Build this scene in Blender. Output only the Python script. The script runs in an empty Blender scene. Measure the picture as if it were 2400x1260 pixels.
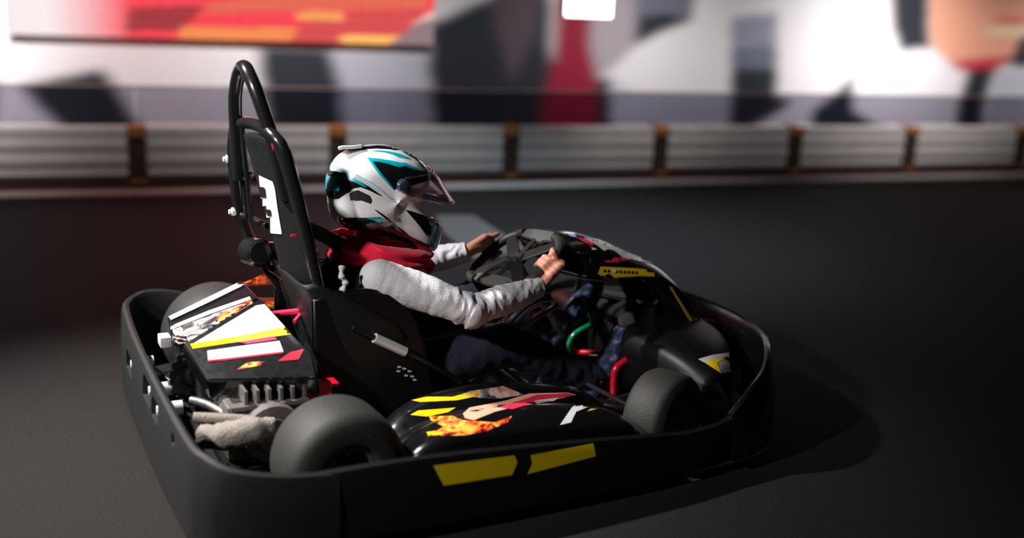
import bpy, bmesh, math, random
import numpy as np
from mathutils import Vector, Matrix, noise
from mathutils.bvhtree import BVHTree
from mathutils.geometry import tessellate_polygon
random.seed(4)
S = bpy.context.scene
COL = S.collection
PI = math.pi

# ------------------------------------------------------------------ camera
CX, CY, CZ, YAW, PIT, ROL, FPX = -.80, -2.911, 1.282, 1.100, .248, .047, 2594.0
CF = Vector((math.cos(PIT)*math.cos(YAW), math.cos(PIT)*math.sin(YAW), -math.sin(PIT)))
_R = Vector((math.sin(YAW), -math.cos(YAW), 0)); _U = _R.cross(CF)
CR = math.cos(ROL)*_R + math.sin(ROL)*_U
CU = -math.sin(ROL)*_R + math.cos(ROL)*_U
CP = Vector((CX, CY, CZ))
cd = bpy.data.cameras.new('camera'); cam = bpy.data.objects.new('camera', cd); COL.objects.link(cam)
M = Matrix((CR, CU, -CF)).transposed().to_4x4(); M.translation = CP
cam.matrix_world = M
cd.sensor_width = 36; cd.lens = FPX/2400*36; cd.clip_end = 60; cd.clip_start = .05
cd.dof.use_dof = True; cd.dof.focus_distance = 3.1; cd.dof.aperture_fstop = .85
S.camera = cam

def ray(px, py): return CF*FPX + CR*(px-1200) + CU*(630-py)
def at(px, py, **k):
    """point where the sight line meets a plane x=, y= or z="""
    ax, v = next(iter(k.items())); i = 'xyz'.index(ax)
    d = ray(px, py); return CP + d*((v-CP[i])/d[i])

# ------------------------------------------------------------------ world and lights
S.view_settings.view_transform = 'Standard'; S.view_settings.look = 'None'
S.view_settings.gamma = 1; S.view_settings.exposure = 0; S.view_settings.use_curve_mapping = False
w = bpy.data.worlds.new('night_hall'); S.world = w; w.use_nodes = True
w.node_tree.nodes['Background'].inputs[0].default_value = (.55, .62, .8, 1)
w.node_tree.nodes['Background'].inputs[1].default_value = .003

WO = Vector((-.609, 3.975, 0)); WT = Vector((.995, -.1006, 0)); WN = Vector((.1006, .995, 0))  # track edge line frame
def wpt(s, off, z): return WO + WT*s + WN*off + Vector((0, 0, z))
def light(name, kind, loc, target, energy, color=(1, 1, 1), **k):
    l = bpy.data.lights.new(name, kind); l.energy = energy; l.color = color
    for a, v in k.items(): setattr(l, a, v)
    o = bpy.data.objects.new(name, l); COL.objects.link(o); o.location = loc
    o.rotation_euler = (Vector(target)-Vector(loc)).to_track_quat('-Z', 'Y').to_euler(); return o
light('track_spot_light', 'SPOT', (-1.5, .62, 2.5), (-.35, .0, .25), 900, (1, .97, .94), spot_size=math.radians(60), spot_blend=1, shadow_soft_size=.05)
light('side_spot_light', 'SPOT', (-2.8, -1.35, 2.35), (-.1, -.1, .5), 520, (1, .96, .93), spot_size=math.radians(38), spot_blend=1, shadow_soft_size=.10)
light('far_track_light', 'SPOT', (1.9, 2.0, 3.2), (2.0, 2.2, 0), 520, (.66, .86, 1), spot_size=math.radians(70), spot_blend=1, shadow_soft_size=.3)
for i, s in enumerate((-.6, 1.8, 4.2, 6.6, 9.0)):
    light('mural_light', 'AREA', wpt(s, -.85, 2.3), wpt(s, .8, .70), (19, 10, 8, 16, 10)[i], (1, .97, .97), shape='RECTANGLE', size=1.6, size_y=.15, spread=math.radians(58))

# ------------------------------------------------------------------ helpers
def mat(name, col, rough=.5, metal=0, coat=0, bump=0, bscale=60, vary=0, emit=0, spec=None, sheen=0):
    m = bpy.data.materials.new(name); m.use_nodes = True; nt = m.node_tree; b = nt.nodes['Principled BSDF']
    b.inputs['Base Color'].default_value = (*col, 1); b.inputs['Roughness'].default_value = rough
    b.inputs['Metallic'].default_value = metal; b.inputs['Coat Weight'].default_value = coat; b.inputs['Coat Roughness'].default_value = .06
    if spec is not None: b.inputs['Specular IOR Level'].default_value = spec
    if sheen: b.inputs['Sheen Weight'].default_value = sheen
    if emit: b.inputs['Emission Color'].default_value = (*col, 1); b.inputs['Emission Strength'].default_value = emit
    tc = nt.nodes.new('ShaderNodeTexCoord'); nz = nt.nodes.new('ShaderNodeTexNoise')
    nz.inputs['Scale'].default_value = bscale; nz.inputs['Detail'].default_value = 4
    nt.links.new(tc.outputs['Object'], nz.inputs['Vector'])
    rp = nt.nodes.new('ShaderNodeMapRange'); rp.inputs['To Min'].default_value = max(rough-.06, .02); rp.inputs['To Max'].default_value = min(rough+.06, 1)
    nt.links.new(nz.outputs['Fac'], rp.inputs['Value']); nt.links.new(rp.outputs[0], b.inputs['Roughness'])
    if bump:
        bp = nt.nodes.new('ShaderNodeBump'); bp.inputs['Strength'].default_value = bump; bp.inputs['Distance'].default_value = .004
        nt.links.new(nz.outputs['Fac'], bp.inputs['Height']); nt.links.new(bp.outputs[0], b.inputs['Normal'])
    if vary:
        mx = nt.nodes.new('ShaderNodeMix'); mx.data_type = 'RGBA'
        mx.inputs['A'].default_value = (*[c*(1-vary) for c in col], 1); mx.inputs['B'].default_value = (*[min(c*(1+vary), 1) for c in col], 1)
        nt.links.new(nz.outputs['Fac'], mx.inputs['Factor']); nt.links.new(mx.outputs['Result'], b.inputs['Base Color'])
    return m
def ramp_mat(name, stops, scale=14, stretch=(1, 1, 1), rough=.3, coat=.5, distort=0, detail=3):
    m = mat(name, stops[0][1], rough, coat=coat); nt = m.node_tree; b = nt.nodes['Principled BSDF']
    tc = nt.nodes.new('ShaderNodeTexCoord'); mp = nt.nodes.new('ShaderNodeMapping'); mp.inputs['Scale'].default_value = stretch
    nz = nt.nodes.new('ShaderNodeTexNoise'); nz.inputs['Scale'].default_value = scale; nz.inputs['Detail'].default_value = detail; nz.inputs['Distortion'].default_value = distort
    cr = nt.nodes.new('ShaderNodeValToRGB'); cr.color_ramp.interpolation = 'LINEAR'
    while len(cr.color_ramp.elements) < len(stops): cr.color_ramp.elements.new(.5)
    for e, (p, c) in zip(cr.color_ramp.elements, stops): e.position = p; e.color = (*c, 1)
    nt.links.new(tc.outputs['Object'], mp.inputs[0]); nt.links.new(mp.outputs[0], nz.inputs['Vector'])
    nt.links.new(nz.outputs['Fac'], cr.inputs[0]); nt.links.new(cr.outputs[0], b.inputs['Base Color'])
    return m
K = dict(
 satin=mat('nose_satin', (.004, .004, .005), .42, spec=.25), side=mat('side_band_plastic', (.006, .006, .008), .55, spec=.25, bump=.3, bscale=400),
 plastic=mat('black_plastic', (.008, .008, .009), .5, spec=.3, bump=.15, bscale=300),
 bumper=mat('bumper_plastic', (.015, .0145, .015), .6, spec=.3, bump=.3, bscale=400, vary=.25),
 gloss=mat('gloss_black', (.004, .004, .005), .22, coat=.45),
 tube=mat('black_tube', (.010, .010, .011), .22, coat=.6),
 rubber=mat('tyre_rubber', (.022, .021, .019), .62, bump=.4, bscale=220, vary=.3),
 grip=mat('grip_rubber', (.032, .036, .032), .45, bump=.2, bscale=260),
 plate=mat('wheel_plate', (.105, .11, .105), .6, bump=.15, bscale=200, vary=.15),
 spoke=mat('wheel_spoke', (.013, .0135, .014), .5, bump=.1),
 zinc=mat('bright_zinc', (.80, .83, .86), .38, .35), chrome=mat('chrome', (.75, .77, .8), .16, 1), steel=mat('steel', (.45, .43, .41), .38, 1, bump=.3, bscale=90),
 alu=mat('cast_aluminium', (.15, .135, .13), .6, .5, bump=.6, bscale=80, vary=.3),
 wrap=mat('exhaust_wrap', (.23, .20, .175), .95, bump=1, bscale=140, vary=.5),
 red=mat('red_paint', (.72, .008, .03), .25, coat=.7), green=mat('green_paint', (.006, .22, .09), .28, coat=.6),
 yellow=mat('yellow_vinyl', (.83, .60, .005), .35, coat=.3), white=mat('white_vinyl', (.80, .80, .80), .3, coat=.4),
 grey=mat('grey_vinyl', (.50, .49, .50), .4), pink=mat('pink_red_vinyl', (.78, .03, .09), .3, coat=.4), salmon=mat('salmon_vinyl', (.85, .45, .30), .4, coat=.3),
 blue=mat('pale_blue_vinyl', (.35, .52, .75), .3, coat=.5),
 flame=ramp_mat('flame_vinyl', [(.36, (.004, .003, .003)), (.44, (.5, .01, .01)), (.53, (.9, .2, .03)), (.62, (.95, .6, .08)), (.7, (.7, .03, .03))], 30, (1, 1, 1), distort=1.2),
 print_=ramp_mat('printed_vinyl', [(.36, (.02, .02, .022)), (.46, (.16, .15, .15)), (.54, (.55, .55, .52)), (.62, (.6, .2, .12)), (.7, (.08, .12, .13))], 22, (1, 1, 1), distort=.8),
 ink=mat('black_ink', (.008, .008, .008), .5),
 hwhite=mat('helmet_white', (.80, .79, .80), .25, coat=.8), hteal=mat('helmet_teal', (.0, .42, .52), .28, coat=.8), hblue=mat('helmet_pale_line', (.36, .62, .70), .3, coat=.8),
 hblack=mat('helmet_black', (.006, .007, .009), .14, coat=1), liner=mat('helmet_liner', (.012, .012, .013), .95),
 skin=mat('skin', (.62, .27, .19), .5, bump=.15, bscale=180, vary=.12),
 jacket=mat('white_jacket_cloth', (.56, .56, .60), .8, bump=.35, bscale=170, sheen=.2),
 vest=mat('dark_vest_cloth', (.005, .005, .006), .9, spec=.15, bump=.3, bscale=120), gaiter=mat('red_gaiter_cloth', (.85, .004, .045), .85, bump=.35, bscale=200, sheen=.15),
 trousers=mat('navy_trouser_cloth', (.008, .010, .026), .9, bump=.4, bscale=120),
 shoe=ramp_mat('patterned_shoe_cloth', [(.38, (.006, .008, .022)), (.5, (.02, .035, .10)), (.6, (.06, .12, .25)), (.68, (.35, .2, .4))], 42, rough=.8, coat=0),
 sole=mat('shoe_sole', (.17, .135, .115), .7), strap=mat('webbing', (.008, .008, .009), .75, bump=.4, bscale=300),
 orange=mat('orange_cap', (.42, .15, .035), .6), rust=mat('brown_post', (.05, .028, .018), .7),
 barrier=mat('barrier_plastic', (.56, .51, .49), .6, bump=.2, vary=.15, bscale=6), skirt=mat('barrier_skirt', (.012, .010, .010), .7), lip=mat('red_edging', (.25, .06, .05), .5),
 paint=mat('track_white_paint', (.62, .56, .53), .75, bump=.2, vary=.12, bscale=30), paint2=mat('track_grey_paint', (.10, .092, .085), .8, bump=.2, vary=.15, bscale=18),
 eye=mat('eye_white', (.7, .7, .68), .2), iris=mat('iris', (.03, .018, .01), .15), lips=mat('lips', (.5, .12, .1), .5), hair=mat('dark_hair', (.012, .008, .006), .7, bump=.5),
)
def glassy(name, tint, gl, rough=.05):
    m = bpy.data.materials.new(name); m.use_nodes = True; nt = m.node_tree; nt.nodes.clear()
    o = nt.nodes.new('ShaderNodeOutputMaterial'); mx = nt.nodes.new('ShaderNodeMixShader'); t = nt.nodes.new('ShaderNodeBsdfTransparent'); g = nt.nodes.new('ShaderNodeBsdfGlossy')
    lw = nt.nodes.new('ShaderNodeLayerWeight'); lw.inputs[0].default_value = .35
    mr = nt.nodes.new('ShaderNodeMapRange'); mr.inputs['To Min'].default_value = gl; mr.inputs['To Max'].default_value = min(gl+.45, 1)
    t.inputs[0].default_value = (*tint, 1); g.inputs[1].default_value = rough; g.inputs[0].default_value = (1, .93, .95, 1)
    nt.links.new(lw.outputs['Facing'], mr.inputs[0]); nt.links.new(mr.outputs[0], mx.inputs[0])
    nt.links.new(t.outputs[0], mx.inputs[1]); nt.links.new(g.outputs[0], mx.inputs[2]); nt.links.new(mx.outputs[0], o.inputs[0]); return m
K['visor'] = glassy('visor_polycarbonate', (.84, .74, .78), .07)
K['pane'] = glassy('clear_pane', (.62, .61, .66), .02, .1)
K['rail'] = mat('pane_rail', (.33, .22, .20), .4, .3)

def obj(name, me, m=None, parent=None, smooth=True):
    if isinstance(me, bmesh.types.BMesh):
        b = me; bmesh.ops.recalc_face_normals(b, faces=b.faces); me = bpy.data.meshes.new(name); b.to_mesh(me); b.free()
    o = bpy.data.objects.new(name, me); COL.objects.link(o)
    if m: me.materials.append(m)
    if smooth:
        me.polygons.foreach_set('use_smooth', [True]*len(me.polygons))
        try: me.set_sharp_from_angle(angle=math.radians(38))
        except Exception: pass
    if parent: o.parent = parent
    return o
def tag(o, label=None, cat=None, group=None, kind=None):
    if label: o['label'] = label
    if cat: o['category'] = cat
    if group: o['group'] = group
    if kind: o['kind'] = kind
    return o
def empty(name, loc=(0, 0, 0)):
    o = bpy.data.objects.new(name, None); COL.objects.link(o); o.location = loc; o.empty_display_size = .1; return o
def V(*a): return Vector(a)
def B(): return bmesh.new()
def frame(d, up=None):
    d = d.normalized(); up = Vector(up) if up is not None else (V(0, 0, 1) if abs(d.z) < .9 else V(1, 0, 0))
    a = d.cross(up).normalized(); return a, a.cross(d).normalized()
def tube(b, pts, r, n=12, closed=False, flat=None, up=None):
    pts = [Vector(p) for p in pts]; N = len(pts); rings = []
    rr = r if isinstance(r, (list, tuple)) else [r]*N
    a0 = None
    for i, p in enumerate(pts):
        d = (pts[(i+1) % N]-pts[i-1]) if closed else (pts[min(i+1, N-1)]-pts[max(i-1, 0)])
        if a0 is None: a, u = frame(d, up)
        else:
            dn = d.normalized(); a = (a0-dn*a0.dot(dn)).normalized(); u = a.cross(dn).normalized()
        a0 = a
        fx, fy = flat if flat else (1, 1)
        rings.append([b.verts.new(p+(a*math.cos(t)*fx+u*math.sin(t)*fy)*rr[i]) for t in [2*PI*k/n for k in range(n)]])
    for i in range(N if closed else N-1):
        A, C = rings[i], rings[(i+1) % N]
        for k in range(n): b.faces.new((A[k], A[(k+1) % n], C[(k+1) % n], C[k]))
    if not closed: b.faces.new(rings[0][::-1]); b.faces.new(rings[-1])
    return b
def smooth_path(pts, sub=6, closed=False):
    P = [Vector(p) for p in pts]; out = []; n = len(P)
    for i in range(n if closed else n-1):
        g = (lambda k: P[k % n]) if closed else (lambda k: P[max(0, min(n-1, k))])
        p0, p1, p2, p3 = g(i-1), g(i), g(i+1), g(i+2)
        for s in range(sub):
            t = s/sub
            out.append(.5*((2*p1)+(p2-p0)*t+(2*p0-5*p1+4*p2-p3)*t*t+(3*p1-p0-3*p2+p3)*t**3))
    if not closed: out.append(P[-1])
    return out
def box(b, c, s, rot=None, bev=0):
    r = bmesh.ops.create_cube(b, size=1); vs = r['verts']
    Mx = Matrix.Translation(Vector(c)) @ (rot.to_4x4() if rot else Matrix()) @ Matrix.Diagonal((*s, 1))
    bmesh.ops.transform(b, matrix=Mx, verts=vs)
    if bev: bmesh.ops.bevel(b, geom=list({e for v in vs for e in v.link_edges}), offset=bev, segments=2, affect='EDGES', profile=.6)
    return b
def cyl(b, p, q, r, n=20, r2=None):
    p, q = Vector(p), Vector(q); a, u = frame(q-p); r2 = r if r2 is None else r2
    A = [b.verts.new(p+(a*math.cos(t)+u*math.sin(t))*r) for t in [2*PI*k/n for k in range(n)]]
    C = [b.verts.new(q+(a*math.cos(t)+u*math.sin(t))*r2) for t in [2*PI*k/n for k in range(n)]]
    for k in range(n): b.faces.new((A[k], A[(k+1) % n], C[(k+1) % n], C[k]))
    b.faces.new(A[::-1]); b.faces.new(C); return b
def lathe(b, prof, c, axis, n=40, closed=True):
    """prof = list of (along axis, radius)"""
    c = Vector(c); ax = Vector(axis).normalized(); a, u = frame(ax); rings = []
    for h, r in prof: rings.append([b.verts.new(c+ax*h+(a*math.cos(t)+u*math.sin(t))*r) for t in [2*PI*k/n for k in range(n)]])
    m = len(rings)
    for i in range(m if closed else m-1):
        A, C = rings[i], rings[(i+1) % m]
        for k in range(n): b.faces.new((A[k], A[(k+1) % n], C[(k+1) % n], C[k]))
    return b
def grid(b, rows, closed_u=False):
    R = [[b.verts.new(p) for p in r] for r in rows]
    for i in range(len(R)-1):
        n = len(R[i])
        for k in range(n if closed_u else n-1): b.faces.new((R[i][k], R[i][(k+1) % n], R[i+1][(k+1) % n], R[i+1][k]))
    return R
def mods(o, *ms):
    """apply modifiers by evaluating them into plain mesh"""
    for t, k in ms:
        m = o.modifiers.new(t, t)
        for a, v in k.items(): setattr(m, a, v)
    dg = bpy.context.evaluated_depsgraph_get(); me = bpy.data.meshes.new_from_object(o.evaluated_get(dg))
    old = o.data; o.modifiers.clear(); o.data = me; me.name = old.name
    me.polygons.foreach_set('use_smooth', [True]*len(me.polygons))
    return o
def hull_limb(b, pts, radii, n=14):
    for i, (p, r) in enumerate(zip(pts, radii)):
        bmesh.ops.create_icosphere(b, subdivisions=3, radius=r, matrix=Matrix.Translation(Vector(p)))
        if i: cyl(b, pts[i-1], p, radii[i-1], 20, r)
def ellip(b, c, s, rot=None):
    Mx = Matrix.Translation(Vector(c)) @ (rot.to_4x4() if rot else Matrix()) @ Matrix.Diagonal((*s, 1))
    bmesh.ops.create_icosphere(b, subdivisions=4, radius=1, matrix=Mx)
def soft(name, b, m, parent, vox, disp=None, smooth=6):
    """fuse a bmesh into ONE continuous skin; disp(p) -> push along the normal"""
    o = obj(name, b, m, parent)
    mods(o, ('REMESH', dict(mode='VOXEL', voxel_size=vox)), ('SMOOTH', dict(iterations=smooth, factor=.6)))
    if disp:
        me = o.data; ns = [v.normal.copy() for v in me.vertices]
        for v, nn in zip(me.vertices, ns): v.co += nn*disp(v.co)
        me.update()
    if not o.data.materials: o.data.materials.append(m)
    return o
def bvh_of(objs):
    vs, fs = [], []
    for o in objs:
        k = len(vs); vs += [v.co.copy() for v in o.data.vertices]; fs += [tuple(i+k for i in p.vertices) for p in o.data.polygons]
    return BVHTree.FromPolygons(vs, fs)
def decal(name, poly, m, targets, parent, off=.0012, step=9, mirror=False, label=None, thick=0):
    """a thin sticker laid on the real surface of the targets; poly is its outline as seen in the photo"""
    tr = targets if isinstance(targets, BVHTree) else bvh_of(targets)
    b = B(); vs = [b.verts.new((x, y, 0)) for x, y in poly]
    for tri in tessellate_polygon([[Vector((x, y, 0)) for x, y in poly]]):
        try: b.faces.new([vs[i] for i in tri])
        except ValueError: pass
    xs = [p[0] for p in poly]; ys = [p[1] for p in poly]
    for lo, hi, ax in ((min(xs), max(xs), 0), (min(ys), max(ys), 1)):
        v = lo+step
        while v < hi:
            no = V(1, 0, 0) if ax == 0 else V(0, 1, 0); co = no*v
            bmesh.ops.bisect_plane(b, geom=b.verts[:]+b.edges[:]+b.faces[:], plane_co=co, plane_no=no, dist=1e-5); v += step
    dead = []
    for v in b.verts:
        d = ray(v.co.x, v.co.y).normalized(); h = tr.ray_cast(CP, d)
        if h[0] is None: dead.append(v); continue
        n = h[1] if h[1].dot(d) < 0 else -h[1]; v.co = h[0]+n*off
    bmesh.ops.delete(b, geom=dead, context='VERTS')
    big = [f for f in b.faces if max(e.calc_length() for e in f.edges) > .10]
    bmesh.ops.delete(b, geom=big, context='FACES')
    left = set(b.verts); isl = []                       # keep one connected sticker
    while left:
        st_ = [left.pop()]; comp = set(st_)
        while st_:
            for e in st_.pop().link_edges:
                for v in e.verts:
                    if v in left: left.discard(v); comp.add(v); st_.append(v)
        isl.append(comp)
    if isl:
        keep = max(isl, key=len); bmesh.ops.delete(b, geom=[v for c in isl if c is not keep for v in c], context='VERTS')
    me = bpy.data.meshes.new(name); b.to_mesh(me); b.free()
    o = obj(name, me, m, parent)
    if mirror:
        m2 = me.copy(); m2.transform(Matrix.Diagonal((1, -1, 1, 1))); o2 = bpy.data.objects.new(name, m2); COL.objects.link(o2); o2.parent = parent
    if label: o['label'] = label
    return o
def poly3(name, pts, m, parent, th=.002, nrm=(0, 0, 1)):
    b = B(); n = Vector(nrm)*th; A = [b.verts.new(Vector(p)) for p in pts]; C = [b.verts.new(Vector(p)+n) for p in pts]
    b.faces.new(A); b.faces.new(C[::-1])
    for i in range(len(A)): b.faces.new((A[i], A[(i+1) % len(A)], C[(i+1) % len(A)], C[i]))
    return obj(name, b, m, parent, smooth=False)

# ================================================================== SETTING
b = B()
box(b, (3, 0, -.05), (26, 26, .1))
asph = mat('track_asphalt', (.0165, .0152, .0148), .75, bump=.5, bscale=90, vary=.22, spec=.12)
fl = obj('floor', b, asph, smooth=False); tag(fl, 'dark smooth karting track floor', None, None, 'structure')

# mural wall: big waving checkered flags with a red figure, painted per vertex
SH = []   # (colour, polygon in photo px) -> wall coordinates
MOFF = .80
def on_wall(px, py, off=MOFF):
    d = ray(px, py); k = (off-(CP-WO).dot(WN))/d.dot(WN); X = CP+d*k; return ((X-WO).dot(WT), X.z)
def shp(col, pts): SH.append((col, [on_wall(*p) for p in pts]))
WH, BK, GR, RD = (.86, .82, .84), (.018, .022, .032), (.26, .26, .32), (.30, .004, .03)
shp(BK, [(40, 200), (245, 160), (330, 300), (360, 420), (250, 420), (140, 300)])
shp(BK, [(605, 110), (770, 110), (800, 210), (815, 420), (640, 420), (620, 250)])
shp((.50, .49, .56), [(770, 110), (1000, 110), (1020, 420), (815, 420), (800, 210)])
shp(BK, [(1000, 60), (1180, -20), (1290, -60), (1290, 420), (1020, 420)])
shp((.10, .07, .09), [(1150, -60), (1270, -60), (1260, 60), (1200, 200), (1160, 60)])
shp(RD, [(1310, -60), (1400, -60), (1400, 420), (1260, 420), (1270, 250), (1300, 120)])
shp((.42, .36, .40), [(1400, -60), (1495, -60), (1490, 110), (1400, 190), (1380, 100)])
shp(BK, [(1400, 190), (1430, 180), (1440, 420), (1390, 420)])
shp((.16, .17, .22), [(1490, -60), (1640, -60), (1620, 50), (1560, 70), (1490, 105)])
shp(BK, [(1490, 40), (1560, 30), (1620, 48), (1560, 72), (1490, 105)])
shp((.62, .61, .68), [(1430, 180), (1490, 220), (1720, 235), (1720, 420), (1460, 420)])
shp((.30, .31, .39), [(1712, 40), (1820, 30), (1822, 120), (1712, 120)])
shp((.16, .18, .24), [(1712, 110), (1822, 110), (1822, 170), (1712, 170)])
shp(BK, [(1712, 160), (1822, 160), (1820, 225), (1860, 240), (1750, 310), (1700, 420), (1712, 250)])
shp(BK, [(1950, 225), (2000, 180), (2000, 260), (2090, 310), (2080, 420), (1900, 420), (1900, 260)])
shp(BK, [(2088, -60), (2180, -60), (2175, 60), (2180, 112), (2110, 118), (2092, 60)])
shp(BK, [(2270, 165), (2330, 160), (2310, 240), (2290, 420), (2220, 420), (2245, 240)])
shp(BK, [(2330, 150), (2420, 60), (2420, 160)])
shp((.55, .54, .60), [(2330, 165), (2460, 165), (2460, 420), (2300, 420)])
shp((.88, .40, .26), [(2190, -60), (2330, -60), (2460, -60), (2400, 60), (2370, 140), (2300, 158), (2230, 150), (2185, 110), (2178, 50)])
shp((.60, .03, .05), [(2225, 145), (2370, 130), (2340, 162), (2250, 165)])
shp((.90, .75, .45), [(2310, 66), (2460, 60), (2460, 84), (2310, 80)])
shp((.72, .05, .10), [(2330, 42), (2460, 42), (2460, 58), (2330, 54)])
# beyond the frame the flag pattern simply carries on
for k in range(8):
    s0 = -3.4+k*.48
    if s0 < -.3: SH.append((BK, [(s0, .1+(k % 2)*.5), (s0+.4, .15+(k % 2)*.5), (s0+.5, .6+(k % 2)*.5), (s0+.1, .55+(k % 2)*.5)]))
    SH.append((BK, [(8.5+k*.5, .1+(k % 2)*.5), (8.9+k*.5, .15+(k % 2)*.5), (9.0+k*.5, .6+(k % 2)*.5), (8.6+k*.5, .55+(k % 2)*.5)]))
for k in range(30):
    s0 = -3.4+k*.5; z0 = 1.5+(k % 2)*.5
    SH.append((BK, [(s0, z0), (s0+.45, z0+.05), (s0+.5, z0+.5), (s0+.05, z0+.46)]))
s0, s1, z0, z1, dx = -3.6, 12.4, .02, 2.7, .02
nx, nz = int((s1-s0)/dx), int((z1-z0)/dx)
gs = s0+np.arange(nx+1)*dx; gz = z0+np.arange(nz+1)*dx
GS, GZ = np.meshgrid(gs, gz)
img = np.empty(GS.shape+(3,)); img[:] = WH
def inside(P):
    r = np.zeros(GS.shape, bool)
    for i in range(len(P)):
        (xa, ya), (xb, yb) = P[i], P[i-1]
        c = ((ya > GZ) != (yb > GZ)) & (GS < (xb-xa)*(GZ-ya)/((yb-ya) or 1e-9)+xa); r ^= c
    return r
for c, P in SH: img[inside(P)] = c
def blur(a, k, ax):
    for _ in range(2):
        pad = [(0, 0)]*3; pad[ax] = (k, k); p = np.pad(a, pad, mode='edge'); cs = np.cumsum(p, axis=ax)
        z = np.zeros_like(np.take(cs, [0], axis=ax)); cs = np.concatenate([z, cs], axis=ax)
        n = a.shape[ax]; a = (np.take(cs, range(2*k+1, 2*k+1+n), axis=ax)-np.take(cs, range(0, n), axis=ax))/(2*k+1)
    return a
img = blur(blur(img, 2, 1), 1, 0)
def colour_sheet(name, gs, gz, img, off, material, parent=None):
    nx, nz = len(gs), len(gz); vs = [tuple(wpt(s, off, z)) for z in gz for s in gs]
    fs = [(j*nx+i, j*nx+i+1, (j+1)*nx+i+1, (j+1)*nx+i) for j in range(nz-1) for i in range(nx-1)]
    me = bpy.data.meshes.new(name); me.from_pydata(vs, [], fs)
    ca = me.color_attributes.new('art', 'FLOAT_COLOR', 'POINT')
    flat = np.concatenate([img.reshape(-1, 3), np.ones((nx*nz, 1))], 1).astype(np.float32); ca.data.foreach_set('color', flat.ravel())
    o = bpy.data.objects.new(name, me); COL.objects.link(o); me.materials.append(material)
    if parent: o.parent = parent
    return o
mm = mat('mural_print', (.8, .8, .8), .6); at_ = mm.node_tree.nodes.new('ShaderNodeAttribute'); at_.attribute_name = 'art'
mm.node_tree.links.new(at_.outputs['Color'], mm.node_tree.nodes['Principled BSDF'].inputs['Base Color'])
wall = colour_sheet('wall_back', gs, gz, img, MOFF, mm)
mods(wall, ('SOLIDIFY', dict(thickness=.1, offset=-1)))
tag(wall, 'mural wall of waving black and white checkered flags', None, None, 'structure')

# painted track markings
def strip(name, pts, m, lab):
    o = poly3(name, [at(x, y, z=.0005) for x, y in pts], m, None, .003); tag(o, lab, None, None, 'structure'); return o
l0, l1 = at(0, 451, z=0), at(2400, 406, z=0); l2, l3 = at(0, 463, z=0), at(2400, 416, z=0)
ext = lambda a, c, t: tuple(a+(c-a)*t)
b = B(); q = [ext(l0, l1, -.4), ext(l0, l1, 1.5), ext(l2, l3, 1.5), ext(l2, l3, -.4)]
o = poly3('trim_1', [(p[0], p[1], .0005) for p in q], K['paint'], None, .003); tag(o, 'long white painted edge line along the barrier', None, None, 'structure')
strip('trim_2', [(1020, 505), (1110, 505), (1165, 540), (1240, 585), (1120, 612), (1040, 545)], K['paint2'], 'grey painted mark on the track beyond the driver')
strip('trim_3', [(985, 596), (1060, 596), (1080, 612), (1000, 628)], K['paint2'], 'small grey painted mark under the arm of the driver')

# barrier sections with clear pane above and orange capped posts at each joint
BO = .25
def barrier(s, L, lab):
    e = empty('track_barrier', tuple(wpt(s+L/2, BO, 0))); e.rotation_euler.z = math.atan2(WT.y, WT.x)
    tag(e, lab, 'barrier', 'plastic barriers along the track edge')
    b = B()
    prof = [(-.03, .05), (-.04, .075), (-.032, .10), (-.032, .115), (-.046, .14), (-.046, .17), (-.032, .195), (-.032, .21), (-.044, .235), (-.044, .265), (-.032, .285), (-.032, .30), (-.042, .325), (-.032, .36), (.07, .36), (.07, .05)]
    rows = [[V(x, y, z) for y, z in prof] for x in (-L/2+.057, L/2-.057)]
    R = grid(b, rows, True); b.faces.new(R[0]); b.faces.new(R[1][::-1])
    obj('panel', b, K['barrier'], e)
    b = B(); box(b, (0, 0, .025), (L-.116, .10, .05)); obj('skirt', b, K['skirt'], e, False)
    b = B(); box(b, (0, -.056, .01), (L-.116, .010, .016)); obj('edging', b, K['lip'], e, False)
    return e
def post(s, lab):
    e = empty('barrier_post', tuple(wpt(s, BO, 0))); e.rotation_euler.z = math.atan2(WT.y, WT.x)
    tag(e, lab, 'post', 'posts between the barriers')
    b = B(); box(b, (0, 0, .15), (.10, .13, .30), bev=.006); obj('upright', b, K['rust'], e, False)
    b = B(); box(b, (0, 0, .335), (.108, .16, .07), bev=.012); obj('cap', b, K['orange'], e, False)
    b = B(); box(b, (0, -.07, .03), (.105, .02, .03), bev=.004); obj('foot', b, K['orange'], e, False)
def pane(s, L, lab):
    e = empty('clear_screen', tuple(wpt(s+L/2, BO+.03, .37))); e.rotation_euler.z = math.atan2(WT.y, WT.x)
    tag(e, lab, 'screen', 'clear screens on top of the barriers')
    b = B(); box(b, (0, 0, .115), (L-.004, .006, .225)); obj('pane', b, K['pane'], e, False)
    b = B(); cyl(b, (-L/2, 0, .232), (L/2, 0, .232), .0045, 8); obj('top_rail', b, K['rail'], e)
SP = [-1.59, -.42, .766, 2.0, 3.2, 4.355, 5.505, 6.587, 7.726, 8.86]
where = ['outside the left edge', 'at the left edge of the view', 'behind the roll hoop', 'behind the helmet of the driver', 'behind the steering wheel', 'above the front of the kart', 'fourth from the right edge', 'third from the right edge', 'at the right edge of the view']
for i in range(len(SP)-1):
    barrier(SP[i], SP[i+1]-SP[i], 'grey ribbed plastic barrier section '+where[i]); pane(SP[i], SP[i+1]-SP[i], 'clear plastic screen on the barrier '+where[i])
pw = ['outside the left edge', 'just outside the left edge', 'left of the roll hoop', 'just above the rear of the helmet', 'above the left hand of the driver', 'above the front panel of the kart', 'above the nose of the kart', 'second from the right edge', 'at the right edge', 'outside the right edge']
for s, t_ in zip(SP, pw): post(s, 'brown barrier post with an orange cap '+t_)

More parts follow.
